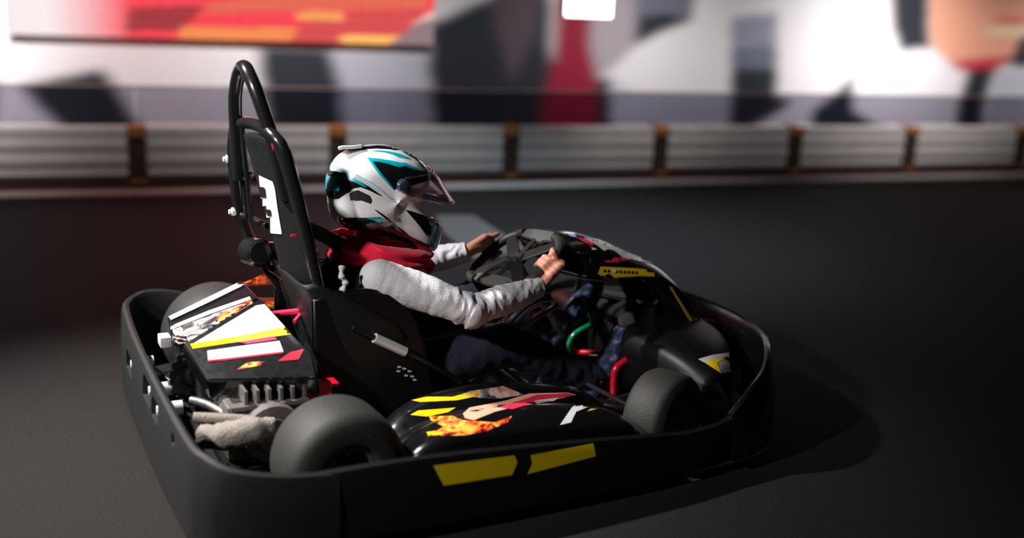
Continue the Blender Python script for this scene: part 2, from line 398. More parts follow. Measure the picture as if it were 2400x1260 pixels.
# LED display high on the mural wall at the left
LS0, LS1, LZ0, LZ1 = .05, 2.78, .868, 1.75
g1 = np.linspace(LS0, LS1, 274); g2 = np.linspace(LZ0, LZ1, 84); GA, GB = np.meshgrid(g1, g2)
GS, GZ = GA, GB
led = np.empty(GA.shape+(3,)); led[:] = (1.0, .075, .10)
def lp(c, pts): led[inside([on_wall(*p, .74) for p in pts])] = c
lp((.42, .05, .06), [(300, 20), (480, 12), (425, 72), (290, 72)])
lp((.85, .16, .10), [(480, 12), (760, -40), (1000, -40), (1000, 20), (700, 25), (480, 30)])
lp((.75, .09, .09), [(640, 95), (760, 30), (1000, 20), (1000, 120), (640, 120)])
lp((1.0, .30, .10), [(425, 62), (700, 66), (680, 94), (415, 94)])
lp((1.0, .38, .12), [(695, 26), (805, 28), (805, 50), (695, 48)])
lp((1.15, .55, .16), [(795, 82), (960, 84), (990, 100), (960, 118), (800, 116)])
for k in range(5): led[inside([(LS0+.2+k*.4, 1.25), (LS0+.45+k*.4, 1.25), (LS0+.45+k*.4, 1.32), (LS0+.2+k*.4, 1.32)])] = (1, .35, .1)
led[(np.arange(84) % 6 == 0)] *= .72; led[:, (np.arange(274) % 10 == 0)] *= .85
fade = np.clip((GA-.28)/.5, 0, 1)[..., None]; led = led*fade+np.array((.98, .86, .87))*(1-fade)  # pinkish glow on the wall painted into the display's left end
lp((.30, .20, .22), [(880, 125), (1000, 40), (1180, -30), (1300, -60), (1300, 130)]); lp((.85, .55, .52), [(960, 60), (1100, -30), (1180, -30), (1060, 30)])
led = blur(led, 2, 1)
e = empty('led_display', tuple(wpt((LS0+LS1)/2, .74, LZ0))); tag(e, 'red led display with orange rows on the mural wall', 'display')
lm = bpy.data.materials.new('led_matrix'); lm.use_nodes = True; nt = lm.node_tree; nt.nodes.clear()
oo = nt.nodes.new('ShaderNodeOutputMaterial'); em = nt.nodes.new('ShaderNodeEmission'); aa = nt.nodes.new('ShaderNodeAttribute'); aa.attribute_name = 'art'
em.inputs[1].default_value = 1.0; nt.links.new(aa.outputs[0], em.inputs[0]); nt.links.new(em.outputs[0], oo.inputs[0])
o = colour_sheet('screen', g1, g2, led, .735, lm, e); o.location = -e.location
b = B(); a = math.atan2(WT.y, WT.x); rt = Matrix.Rotation(a, 3, 'Z')
box(b, wpt((LS0+LS1)/2, .765, (LZ0+LZ1)/2), (LS1-LS0-.04, .045, LZ1-LZ0-.05), rt, .004); o = obj('housing', b, K['plastic'], e, False); o.location = -e.location
light('led_glow', 'AREA', wpt((LS0+LS1)/2-.4, .70, 1.3), wpt((LS0+LS1)/2-.9, -1, .8), 10, (1, .25, .18), shape='RECTANGLE', size=2.0, size_y=.7)
light('led_wall_wash', 'AREA', wpt(.9, .45, 1.15), wpt(.6, .8, .75), 1.6, (1, .3, .25), shape='RECTANGLE', size=1.4, size_y=.1)

# hanging floodlight, lit, cut by the top of the view
c0 = at(1377, 40, y=3.3); e = empty('floodlight', (c0.x, 3.3, c0.z)); tag(e, 'bright white floodlight hanging in front of the mural', 'lamp')
fm = mat('flood_lens', (.93, 1, 1), .3, emit=6); b = B(); box(b, (0, 0, .12), (.315, .012, .235)); o = obj('lens', b, fm, e, False); o.location = (0, -.012, 0)
b = B(); box(b, (0, .03, .12), (.325, .06, .245), bev=.006); obj('housing', b, K['plastic'], e, False)
b = B(); tube(b, smooth_path([(-.17, .03, .12), (-.17, .03, .3), (0, .03, .34), (.17, .03, .3), (.17, .03, .12)], 5), .008); cyl(b, (0, .03, .33), (0, .03, 2.2), .012); obj('bracket', b, K['tube'], e)
e.rotation_euler.z = math.radians(-6)

# ================================================================== KART
kart = empty('go_kart'); kart.empty_display_size = .3
tag(kart, 'black rental go-kart with yellow stickers and a tall padded roll hoop, driven by the child', 'kart')
def part(name, me, m, parent=kart, smooth=True, label=None):
    o = obj(name, me, m, parent, smooth)
    if label: o['label'] = label
    return o
# chassis
b = B()
for s in (-1, 1):
    tube(b, smooth_path([(-.25, .30*s, .07), (.2, .32*s, .07), (.75, .27*s, .07), (1.2, .17*s, .07), (1.36, .16*s, .08)], 5), .016)
    tube(b, [(.86, .15*s, .07), (.95, .40*s, .10)], .014); tube(b, [(.25, .32*s, .07), (.25, .6*s, .08)], .012); tube(b, [(.7, .27*s, .07), (.7, .58*s, .08)], .012)
tube(b, [(-.24, -.3, .07), (-.24, .3, .07)], .016); tube(b, [(1.2, -.17, .07), (1.2, .17, .07)], .014); tube(b, [(.75, -.27, .07), (.75, .27, .07)], .014)
for y in (-.4, .4): tube(b, [(-.24, y*.7, .07), (-.33, y, .12)], .012)
part('chassis', b, K['tube'])
b = B(); box(b, (.86, 0, .045), (.95, .50, .008), bev=.002); part('floor_tray', b, mat('floor_tray_metal', (.30, .31, .33), .3, .8))
b = B(); cyl(b, (-.06, -.54, .15), (-.06, .54, .15), .02, 20); part('rear_axle', b, K['steel'])

# wheels
def wheel(c, axis, R, Wd, rim_r, lab):
    ax = Vector(axis).normalized(); h = Wd/2; b = B()
    prof = [(-h*.80, rim_r), (-h*.97, rim_r+.012), (-h, (R+rim_r)/2), (-h*.96, R-.028), (-h*.84, R-.010), (-h*.62, R-.0015), (0, R), (h*.62, R-.0015), (h*.84, R-.010), (h*.96, R-.028), (h, (R+rim_r)/2), (h*.97, rim_r+.012), (h*.80, rim_r)]
    lathe(b, prof, c, ax, 72); o = part('wheel', b, K['rubber'], label=lab)
    b = B(); rp = [(-h*.85, rim_r-.008), (-h*.85, rim_r+.006), (-h*.6, rim_r-.004), (0, rim_r-.022), (h*.6, rim_r-.004), (h*.85, rim_r+.006), (h*.85, rim_r-.008), (h*.3, rim_r-.03), (h*.15, .022), (h*.15, .0), (h*.05, .0), (h*.05, .022), (0, rim_r-.035)]
    lathe(b, rp, c, ax, 40, False); part('rim', b, K['alu'], o)
    b = B(); a, u = frame(ax)
    for k in range(3):
        t = 2*PI*k/3; p = Vector(c)+ax*h*.15+(a*math.cos(t)+u*math.sin(t))*.03; cyl(b, p, p+ax*.014, .006, 6)
    cyl(b, Vector(c)+ax*h*.1, Vector(c)+ax*(h*.55), .018, 16); part('hub', b, K['steel'], o)
    return o
wheel((-.03, -.515, .152), (.03, -1, 0), .152, .19, .068, 'wide rear wheel on the near side')
wheel((-.105, .50, .166), (-.03, 1, 0), .166, .19, .068, 'wide rear wheel on the far side')
f_ = math.radians(24)
wheel((.932, -.490, .13), (math.sin(f_), -math.cos(f_), 0), .13, .135, .062, 'front wheel on the near side turned inward')
wheel((.955, .495, .13), (-math.sin(f_), math.cos(f_), 0), .13, .125, .062, 'front wheel on the far side')
b = B()
for s in (-1, 1): tube(b, [(.86, .10, .11), (.90, .40*s, .12)], .007)
part('tie_rod', b, K['steel'])

# wrap-around bumpers: upright bands of thick plastic following the outline
def band(path, th, name, m, lab=None):
    """path: (x, y, z low, z high); outer wall, rounded top lip, inner wall"""
    P = [V(p[0], p[1], 0) for p in path]; rows = []
    for i, p in enumerate(path):
        d = (P[min(i+1, len(P)-1)]-P[max(i-1, 0)]).normalized(); n = V(d.y, -d.x, 0)   # outward for a path running clockwise seen from above
        lo, hi = p[2], p[3]; q = P[i]
        sec = [(0, lo), (.004, lo+(hi-lo)*.3), (.006, lo+(hi-lo)*.55), (0, hi-.02), (-.006, hi-.005), (-.015, hi), (-.024, hi-.006), (-.028, hi-.02), (-th, lo+(hi-lo)*.5), (-th, lo)]
        rows.append([q+n*a+V(0, 0, z) for a, z in sec])
    b = B(); R = grid(b, rows, True); b.faces.new(R[0]); b.faces.new(R[-1][::-1]); return part(name, b, m, label=lab)
def interp(path, n=7):
    pts = smooth_path([(p[0], p[1], 0) for p in path], n); lo = smooth_path([(p[2], p[3], 0) for p in path], n)
    return [(a.x, a.y, c.x, c.y) for a, c in zip(pts, lo)]
rear = interp([(-.10, .655, .05, .25), (-.22, .655, .04, .285), (-.30, .635, .035, .295), (-.345, .59, .03, .285), (-.362, .50, .03, .28), (-.372, .2, .03, .272), (-.372, -.2, .03, .265), (-.362, -.5, .03, .255), (-.345, -.58, .03, .25), (-.30, -.63, .03, .232), (-.2, -.655, .03, .215), (-.08, -.66, .03, .205)])
rb = band(rear[::-1], .034, 'rear_bumper', K['bumper'])
# slots cut through the rear bumper face
cut = B()
SL = [(at(px, py, x=-.37).y, at(px, py, x=-.37).z, L, h) for px, py, L, h in ((330, 850, .13, .055), (374, 912, .12, .065), (394, 958, .09, .055), (432, 1026, .035, .032))]
for y, z, L, h in SL:
    box(cut, (-.36, y, z), (.16, L, h), bev=.014)
co = obj('cutter', cut, None)
mods(rb, ('BOOLEAN', dict(object=co, operation='DIFFERENCE', solver='EXACT'))); bpy.data.objects.remove(co)
rb.data.set_sharp_from_angle(angle=math.radians(38)) if hasattr(rb.data, 'set_sharp_from_angle') else None
for y, z, L, h in SL[:3]:
    b = B(); cyl(b, (-.335, y, z), (-.374, y, z), .019, 16); cyl(b, (-.374, y, z), (-.398, y, z), .012, 6); part('bumper_bolt', b, K['zinc'])
b = B(); box(b, (-.345, .635, .0), (.001, .001, .001)); b.free()
def side_path(s):
    return interp([(-.12, .656, .03, .208), (.1, .668, .035, .215), (.4, .665, .035, .20), (.7, .655, .035, .175), (.88, .64, .035, .155), (1.0, .625, .035, .155), (1.08, .605, .035, .165)]) if s > 0 else None
sp = side_path(1)
band([(x, -y, lo, hi) for x, y, lo, hi in sp][::-1], .03, 'side_bumper', K['side'], 'near side bumper band')
sb_near = [o for o in bpy.data.objects if o.name.startswith('side_bumper')][0]
band(sp, .03, 'side_bumper', K['side'])
fr = interp([(1.06, -.61, .04, .17), (1.12, -.60, .04, .225), (1.21, -.55, .04, .262), (1.30, -.45, .04, .285), (1.375, -.33, .04, .29), (1.425, -.18, .04, .285), (1.442, 0, .04, .282), (1.425, .18, .04, .28), (1.375, .33, .04, .275), (1.30, .45, .04, .265), (1.21, .55, .04, .24), (1.12, .60, .04, .20), (1.06, .61, .04, .17)])
fb = band(fr[::-1], .05, 'front_bumper', K['gloss'])
# fairing skin on the front bumper between the wheel and the lip (carries the printed badge)
def skin_sheet(name, rows, m, th=.006, lab=None):
    b = B(); grid(b, rows); bmesh.ops.recalc_face_normals(b, faces=b.faces); o = part(name, b, m, label=lab)
    mods(o, ('SUBSURF', dict(levels=2, render_levels=2)), ('SOLIDIFY', dict(thickness=th, offset=-1))); return o

# side pods with two ridges and a groove
def pod(s):
    rows = []
    for x, yi, yo, zi, zo, k in ((.10, .36, .60, .12, .14, .3), (.14, .33, .615, .17, .20, .7), (.22, .31, .625, .215, .225, 1), (.36, .30, .63, .23, .222, 1), (.52, .30, .63, .225, .21, 1), (.66, .31, .625, .20, .19, .9), (.75, .33, .615, .175, .18, .8), (.775, .34, .61, .163, .168, .6), (.785, .37, .60, .12, .13, .3)):
        w_ = yo-yi
        rows.append([V(x, s*yi, .06), V(x, s*(yi+.005), zi-.02), V(x, s*(yi+w_*.08), zi+.012*k), V(x, s*(yi+w_*.28), zi+.01*k), V(x, s*(yi+w_*.38), zi-.028*k), V(x, s*(yi+w_*.48), zi-.022*k), V(x, s*(yi+w_*.60), zi+.010*k), V(x, s*(yi+w_*.74), zi+.006*k), V(x, s*(yi+w_*.9), zo+.0*k), V(x, s*yo, zo-.02), V(x, s*(yo+.003), .07)])
    return skin_sheet('side_pod', rows, K['gloss'], .005, 'near side pod with printed flames and yellow flashes' if s < 0 else None)
pr_, pl_ = pod(-1), pod(1)
bp = bvh_of([pr_])
def D(name, poly, m, tg, parent, **k): return decal(name, poly, K[m] if isinstance(m, str) else m, tg, parent, **k)
D('yellow_flash', [(1048, 902), (1085, 893), (1097, 886), (1150, 889), (1120, 897), (1090, 902), (1045, 912)], 'yellow', bp, pr_)
D('yellow_flash', [(965, 938), (1000, 930), (1060, 930), (1090, 922), (1125, 916), (1110, 930), (1070, 938), (985, 942)], 'yellow', bp, pr_)
D('yellow_flash', [(962, 972), (980, 962), (1068, 955), (1050, 966), (1000, 976)], 'yellow', bp, pr_)
D('printed_panel', [(1085, 922), (1105, 916), (1180, 905), (1230, 925), (1160, 935), (1100, 930)], 'print_', bp, pr_)
D('printed_figure', [(1085, 970), (1100, 955), (1180, 940), (1240, 922), (1330, 920), (1350, 925), (1290, 940), (1200, 955), (1160, 965), (1110, 985), (1090, 980)], 'salmon', bp, pr_)
D('red_stripe', [(1170, 955), (1200, 945), (1260, 925), (1330, 922), (1345, 927), (1270, 940), (1200, 960)], 'pink', bp, pr_, off=.0022)
D('white_stripe', [(1200, 957), (1260, 938), (1310, 932), (1290, 945), (1240, 955)], 'white', bp, pr_, off=.0026)
D('flame_print', [(1005, 975), (1060, 975), (1085, 985), (1160, 990), (1200, 975), (1190, 990), (1140, 1010), (1090, 1020), (1000, 1022), (1040, 1000), (1010, 985)], 'flame', bp, pr_)
D('grey_stripe', [(1400, 936), (1412, 940), (1350, 965), (1338, 990), (1312, 996), (1340, 955), (1360, 942)], 'white', bp, pr_)
D('yellow_hook', [(1376, 964), (1404, 944), (1430, 940), (1444, 950), (1434, 966), (1408, 956)], 'yellow', bp, pr_)
bs = bvh_of([sb_near])
D('yellow_plate', [(1015, 1090), (1205, 1066), (1212, 1082), (1200, 1112), (1040, 1137)], mat('yellow_plate_vinyl', (.95, .70, .003), .5), bs, sb_near)
D('yellow_plate', [(1243, 1066), (1390, 1038), (1396, 1068), (1236, 1110), (1247, 1086)], mat('yellow_plate_vinyl2', (.95, .70, .003), .5), bs, sb_near)
D('yellow_edge', [(1000, 1013), (1035, 1008), (1040, 1018), (1005, 1021)], 'yellow', bvh_of([pr_, sb_near]), pr_)

# far pod flames
bfp = bvh_of([pl_])

# nose cone and front panel
rows = []
for y, zt, xb, xf in ((-.50, .215, 1.06, 1.19), (-.40, .262, 1.03, 1.27), (-.25, .278, 1.00, 1.345), (-.1, .275, .99, 1.38), (.1, .275, .99, 1.38), (.25, .275, 1.00, 1.345), (.40, .255, 1.03, 1.27), (.50, .215, 1.06, 1.19)):
    rows.append([V(xb, y, .10), V(xb+.01, y, zt-.03), V(xb+.04, y*.985, zt+.004), V((xb+xf)/2, y*.97, zt+.012), V(xf-.03, y*.95, zt-.01), V(xf-.004, y*.94, zt-.03), V(xf, y*.94, .08)])
nose = skin_sheet('nose_cone', rows, K['satin'], .006)
bn = bvh_of([nose])
D('badge_edge', [(1636, 842), (1670, 832), (1705, 827), (1738, 838), (1742, 846), (1700, 836), (1690, 840), (1650, 850)], 'grey', bn, nose, off=.002)
D('badge_yellow', [(1648, 848), (1685, 840), (1700, 840), (1680, 850), (1690, 876)], 'yellow', bn, nose, off=.002)
D('badge_grey', [(1682, 850), (1700, 842), (1726, 862), (1712, 872), (1690, 874)], 'grey', bn, nose, off=.0016)
D('badge_yellow', [(1708, 872), (1740, 862), (1742, 890), (1724, 916)], 'yellow', bvh_of([fb]), fb, off=.002)
# front panel: arched sheet rising from the nose to the steering column, side flanks and legs
RZ = [(.845, .556), (.90, .560), (.946, .546), (1.0, .528), (1.058, .503), (1.12, .478), (1.176, .453), (1.22, .425), (1.25, .397), (1.29, .35), (1.324, .306), (1.365, .25), (1.39, .215)]
rows = []
for i, (x, z) in enumerate(RZ):
    k = i/(len(RZ)-1); hw = .135-.02*k; dr = .035
    rows.append([V(x-.010, y*hw, z-dr*abs(y)**2.2) for y in (-1, -.85, -.6, -.3, 0, .3, .6, .85, 1)])
fp = skin_sheet('front_panel', rows, K['gloss'], .007, 'arched front panel with white, red and blue graphics')
def flank(s):
    up = [(.86, .515), (.93, .505), (1.0, .488), (1.07, .463), (1.13, .437), (1.18, .412), (1.235, .36), (1.29, .29), (1.335, .225)]
    dn = [(.905, .445), (.95, .440), (1.0, .436), (1.06, .430), (1.10, .422), (1.13, .385), (1.16, .33), (1.20, .265), (1.235, .215)]
    rows = [[V(x0, s*(.136-.012*k/8), z0), V((x0+x1)/2, s*.139, (z0+z1)/2), V(x1, s*.134, z1)] for k, ((x0, z0), (x1, z1)) in enumerate(zip(up, dn))]
    return skin_sheet('panel_flank', rows, K['gloss'], .006)
fn, ff = flank(-1), flank(1)
bf = bvh_of([fn])
st = D('yellow_sticker', [(1407, 624), (1450, 626), (1500, 629), (1530, 634), (1541, 640), (1543, 648), (1500, 646), (1438, 650), (1430, 641), (1420, 642), (1414, 652), (1398, 649)], 'yellow', bf, fn, off=.0015)
x = 1414
for k in range(9):
    if k != 2: D('sticker_letters', [(x, 630.5+k*.55), (x+5.5, 631+k*.55), (x+5, 637+k*.55), (x-.5, 636.5+k*.55)], 'ink', bf, st, off=.0025, step=20)
    x += 9.3
D('sticker_dot', [(1432, 631), (1440, 629), (1445, 633), (1441, 638), (1433, 637)], 'white', bf, st, off=.003, step=20)
D('flank_line', [(1568, 672), (1573, 672), (1632, 766), (1626, 768)], 'yellow', bvh_of([fn, fp]), fn, off=.0015)
btp = bvh_of([fp])
D('white_graphic', [(1368, 558), (1400, 560), (1450, 580), (1500, 600), (1530, 618), (1500, 612), (1460, 604), (1440, 588), (1425, 584), (1415, 588), (1400, 576)], 'white', btp, fp)
D('red_graphic', [(1350, 556), (1372, 560), (1392, 570), (1388, 576), (1366, 566)], 'pink', btp, fp)
D('tan_graphic', [(1362, 568), (1382, 578), (1400, 584), (1392, 586), (1372, 580)], 'salmon', btp, fp)
D('red_graphic', [(1415, 612), (1440, 604), (1488, 602), (1480, 608), (1450, 614), (1425, 615)], 'pink', bvh_of([fp, fn]), fp)
D('blue_graphic', [(1495, 597), (1515, 604), (1540, 620), (1530, 620), (1508, 610)], 'blue', btp, fp, off=.002)
D('blue_graphic', [(1325, 546), (1345, 549), (1352, 556), (1338, 554)], 'blue', btp, fp)
# second yellow / white edge on the nose behind the pedals, on the far side
b = B(); tube(b, smooth_path([(1.03, .13, .312), (1.12, .13, .290), (1.22, .12, .262), (1.30, .10, .235)], 5), .012, flat=(1.6, .5)); part('nose_ridge', b, K['gloss'])
b = B(); tube(b, [(1.055, .10, .322), (1.12, .10, .303), (1.17, .10, .290)], .006, flat=(1, .6)); part('yellow_edge', b, K['yellow'])
b = B(); tube(b, [(1.19, .06, .292), (1.24, .05, .276), (1.285, .04, .262)], .014, flat=(1.4, .35)); part('white_edge', b, K['grey'])
# instrument console behind the panel
b = B()
prof = [(.80, .545), (.865, .548), (.90, .53), (.925, .47), (.92, .445), (.86, .452), (.785, .475), (.762, .515)]
A = [[V(x, y, z) for x, z in prof] for y in (-.118, -.112, .112, .118)]
for r in (A[0], A[3]):
    c_ = sum(r, Vector())/len(r)
    for i, p in enumerate(r): r[i] = c_+(p-c_)*.9+V(0, p.y-c_.y, 0)
R = grid(b, A, True); b.faces.new(R[0]); b.faces.new(R[-1][::-1]); cons = part('console', b, K['plastic'])
b = B()
for k in range(3): box(b, (.845+.01*k, -.119, .525-.017*k), (.05, .004, .004), Matrix.Rotation(.5, 3, 'Y'))
part('console_rib', b, K['gloss'], cons)
b = B(); tube(b, [(.79, -.10, .463), (.86, -.11, .442), (.95, -.125, .428)], .004); part('console_edge', b, K['chrome'])
b = B()
tube(b, smooth_path([(1.0, .12, .43), (.99, .13, .3), (1.02, .16, .12), (1.02, .16, .07)], 5), .009)
part('panel_support', b, K['tube'])

# steering wheel and column
SC = V(.690, -.004, .484); AL, TH = .96, .19
su = V(math.sin(AL), 0, math.cos(AL)); r0 = V(0, -1, 0); nrm = V(-math.cos(AL), 0, math.sin(AL))
sr = math.cos(TH)*r0+math.sin(TH)*su; stp = math.cos(TH)*su-math.sin(TH)*r0
def SW(a, c, h=0): return SC+sr*a*1.07+stp*c+nrm*h
sw = empty('steering_wheel'); sw.parent = kart
for s in (-1, 1):
    b = B(); tube(b, smooth_path([SW(s*.070, .114, .004), SW(s*.098, .106), SW(s*.128, .078), SW(s*.142, .035), SW(s*.143, -.01), SW(s*.142, -.055), SW(s*.125, -.092), SW(s*.098, -.108), SW(s*.080, -.108, .002)], 6), .0145, 16)
    part('grip', b, K['grip'], sw)
def plate(pts, th, name, m, par, h0=0):
    b = B(); A = [b.verts.new(SW(a, c, h0)) for a, c in pts]; C = [b.verts.new(SW(a, c, h0+th)) for a, c in pts]
    n = len(pts); b.faces.new(A); b.faces.new(C[::-1])
    for i in range(n): b.faces.new((A[i], A[(i+1) % n], C[(i+1) % n], C[i]))
    bmesh.ops.recalc_face_normals(b, faces=b.faces); bmesh.ops.bevel(b, geom=b.edges[:], offset=.0015, segments=1, affect='EDGES'); return part(name, b, m, par, False)
plate([(-.078, .128), (-.04, .134), (.04, .134), (.078, .128), (.082, .100), (.04, .094), (.035, .086), (.012, .086), (.008, .094), (-.04, .094), (-.082, .100)], .012, 'top_plate', K['plate'], sw, -.004)
plate([(-.088, -.112), (-.04, -.12), (.04, -.12), (.088, -.112), (.086, -.086), (.05, -.078), (-.05, -.078), (-.086, -.086)], .012, 'bottom_plate', K['plate'], sw, -.004)
for sx in (-1, 1):
    for sy in (-1, 1):
        plate([(sx*.016, sy*.006), (sx*.034, -sy*.002), (sx*.112, sy*.064), (sx*.112, sy*.090), (sx*.092, sy*.094), (sx*.010, sy*.034)][::sx*sy], .006, 'spoke', K['spoke'], sw, 0)
for s in (-1, 1): plate([(-.012*1, s*.028), (.012, s*.028), (.007, s*.092), (-.007, s*.092)], .005, 'centre_bar', K['spoke'], sw, .0005)
b = B(); cyl(b, SW(0, 0, -.012), SW(0, 0, .008), .034, 28); cyl(b, SW(0, 0, .008), SW(0, 0, .0115), .03, 28); part('boss', b, K['spoke'], sw)
for k in range(3):
    t = PI/2+2*PI*k/3; b = B(); cyl(b, SW(.021*math.cos(t), .021*math.sin(t), .010), SW(.021*math.cos(t), .021*math.sin(t), .017), .0068, 12)
    cyl(b, SW(.021*math.cos(t), .021*math.sin(t), .017), SW(.021*math.cos(t), .021*math.sin(t), .020), .0035, 6); part('bolt', b, K['chrome'], sw)
b = B(); cyl(b, SC-nrm*.012, SC-nrm*.30, .011, 16); part('steering_column', b, K['steel'])
b = B(); tube(b, smooth_path([(.66, -.03, .285), (.70, -.03, .325), (.745, -.03, .352), (.80, -.03, .36)], 5), .020); cyl(b, (.63, -.03, .24), (.665, -.03, .29), .027); part('column_bracket', b, K['chrome'])
b = B(); tube(b, [(.665, -.055, .262), (.76, -.055, .318), (.82, -.05, .345)], .010); tube(b, [(.64, .02, .26), (.74, .02, .33)], .012); part('column_brace', b, mat('brown_chrome', (.50, .30, .26), .18, 1))

# pedals
def pedal(pts, m, nm, lab):
    b = B(); tube(b, smooth_path(pts, 7), .0105, 14); return part(nm, b, m, label=lab)
pedal([(.965, .03, .07), at(1338, 818, y=.03), at(1337, 800, y=.028), at(1350, 781, y=.026), at(1380, 764, y=.024), at(1396, 750, y=.03), at(1394, 741, y=.045), at(1382, 737, y=.065)], K['green'], 'accelerator_pedal', 'green bent pedal')
pedal([(.965, -.17, .055), at(1437, 930, y=-.17), at(1438, 890, y=-.17), at(1444, 862, y=-.17), at(1468, 842, y=-.168), at(1488, 822, y=-.16), at(1488, 805, y=-.145), at(1474, 793, y=-.12)], K['red'], 'brake_pedal', 'red bent pedal')
b = B(); tube(b, [(.94, .04, .15), (.99, -.05, .165)], .010); tube(b, [(.93, .11, .17), (.955, .075, .158)], .010); part('pedal_link', b, K['red'])
b = B(); cyl(b, (.98, .055, .13), (.98, .085, .13), .045, 24); part('pedal_drum', b, K['alu'])

# seat
def seat_shell():
    sp_ = [(-.02, .50, .175, .03), (.0, .44, .195, .10), (.03, .34, .205, .19), (.06, .24, .205, .23), (.10, .15, .20, .25), (.17, .095, .195, .26), (.26, .08, .19, .22), (.36, .088, .185, .15), (.45, .105, .17, .09), (.50, .115, .15, .03)]
    rows = []
    for i, (x, z, hw, dp) in enumerate(sp_):
        p = V(x, 0, z); q = V(*[sp_[min(i+1, 9)][k] for k in (0,)], 0, sp_[min(i+1, 9)][1])-V(sp_[max(i-1, 0)][0], 0, sp_[max(i-1, 0)][1])
        t = q.normalized(); n = V(-t.z, 0, t.x)          # into the seat
        if n.x < 0 and i < 4: n = -n
        n = (n*.55+V(.35, 0, .75)*.45).normalized() if i > 2 else (n*.6+V(.8, 0, .2)*.4).normalized()
        row = []
        for u, d in ((-1.0, 1), (-1.02, .8), (-1.0, .5), (-.97, .22), (-.85, .05), (-.6, 0), (0, 0), (.6, 0), (.85, .05), (.97, .22), (1.0, .5), (1.02, .8), (1.0, 1)):
            row.append(p+V(0, u*hw, 0)+n*dp*d)
        rows.append(row)
    b = B(); grid(b, rows); o = part('seat', b, K['plastic']); mods(o, ('SUBSURF', dict(levels=2, render_levels=2)), ('SOLIDIFY', dict(thickness=.010, offset=0))); return o
seat = seat_shell()
# side wings wrapping the driver
for s in (-1, 1):
    out = [(.00, .47), (.08, .484), (.15, .484), (.215, .472), (.262, .440), (.295, .39), (.318, .32), (.34, .22), (.36, .14), (.30, .09), (.12, .09), (.05, .20), (.0, .34)]
    b = B(); A = [b.verts.new(V(x, s*(.205+.012*math.sin(z*9)), z)) for x, z in out]; C = [b.verts.new(V(x, s*(.180+.012*math.sin(z*9)), z)) for x, z in out]
    b.faces.new(A); b.faces.new(C[::-1]); n = len(out)
    for i in range(n): b.faces.new((A[i], A[(i+1) % n], C[(i+1) % n], C[i]))
    bmesh.ops.recalc_face_normals(b, faces=b.faces); bmesh.ops.bevel(b, geom=[e for e in b.edges if len(e.link_faces) == 2 and e.calc_face_angle() > .6], offset=.008, segments=3, affect='EDGES')
    o = part('seat_wing', b, mat('seat_wing_plastic', (.004, .004, .005), .45, spec=.3), seat)
    if s < 0: wing = o
bw = bvh_of([wing])
for k, (x, y) in enumerate([(932, 856), (944, 860), (956, 866), (930, 866), (948, 876), (962, 878), (968, 886)]):
    D('seat_script', [(x, y), (x+9, y+2), (x+6, y+6), (x-2, y+5)], 'grey', bw, seat, step=30)
b = B(); tube(b, smooth_path([(.135, .20, .497), (.06, .215, .475), (-.02, .2, .44)], 5), .012); part('seat_rim', b, K['plastic'], seat)
# chrome seat stay on the near side
b = B(); cyl(b, (.163, -.225, .357), (.252, -.225, .308), .014, 20); part('seat_stay', b, K['zinc'], label='bright chrome sleeve beside the seat')
b = B(); cyl(b, (.252, -.225, .308), (.42, -.235, .205), .008, 14); part('stay_rod', b, K['tube']); b = B(); cyl(b, (.10, -.225, .39), (.163, -.225, .357), .008, 14); part('stay_rod', b, K['tube'])

# tall frame behind the driver
b = B(); tube(b, smooth_path([(.045, -.17, .40), (-.002, -.165, .62), (-.045, -.16, .80), (-.065, -.15, .865), (-.085, -.11, .895), (-.10, 0, .905), (-.118, .11, .890), (-.122, .145, .85), (-.120, .16, .78), (-.10, .165, .62), (-.045, .17, .50), (.02, .17, .40)], 6), .0165, 14)
part('back_frame', b, K['tube'])
b = B(); tube(b, smooth_path([(-.04, -.105, .72), (-.072, -.102, .86), (-.105, -.075, .98), (-.120, -.040, 1.035), (-.124, 0, 1.053), (-.128, .04, 1.035), (-.130, .082, .97), (-.125, .10, .88), (-.118, .105, .74)], 7), .0185, 16)
part('roll_hoop', b, K['tube'])
b = B(); tube(b, [(-.060, -.113, .78), (-.078, -.112, .865), (-.092, -.100, .93)], .0075, 10); part('hoop_strip', b, K['pink'])
b = B(); tube(b, [(-.118, .145, .76), (-.085, .04, .755)], .010); tube(b, [(-.10, .15, .63), (-.058, .04, .62)], .010); tube(b, [(-.02, .16, .47), (.03, -.16, .46)], .012)
for y in (.115, .065): tube(b, [(-.117, y, .89), (-.095, y, .63)], .007)
part('cross_bar', b, K['tube'])
# padded board between the posts, checkered sticker on its back
rows = []
for z, x0 in ((.47, .030), (.50, .024), (.60, .0), (.70, -.028), (.80, -.052), (.86, -.070), (.885, -.08)):
    k = .8 if z in (.47, .885) else 1
    rows.append([V(x0-.058, .055*k, z), V(x0-.030, -.055, z), V(x0-.002, -.155*k, z), V(x0+.024, -.155*k, z), V(x0+.012, -.05, z), V(x0-.022, .065*k, z)])
b = B(); R = grid(b, rows, True); b.faces.new(R[0]); b.faces.new(R[-1][::-1]); brd = part('back_board', b, K['vest']); mods(brd, ('SUBSURF', dict(levels=2, render_levels=2)))
pad = brd
bb = bvh_of([brd, pad])
D('checkered_sticker', [(608, 410), (640, 425), (645, 440), (652, 490), (662, 548), (636, 546), (622, 520), (613, 470), (611, 440)], 'white', bb, brd, off=.002)
D('check', [(626, 489), (637, 490), (638, 506), (629, 504)], 'ink', bb, brd, off=.004)
D('check', [(612, 436), (623, 438), (626, 462), (614, 462)], 'ink', bb, brd, off=.004)
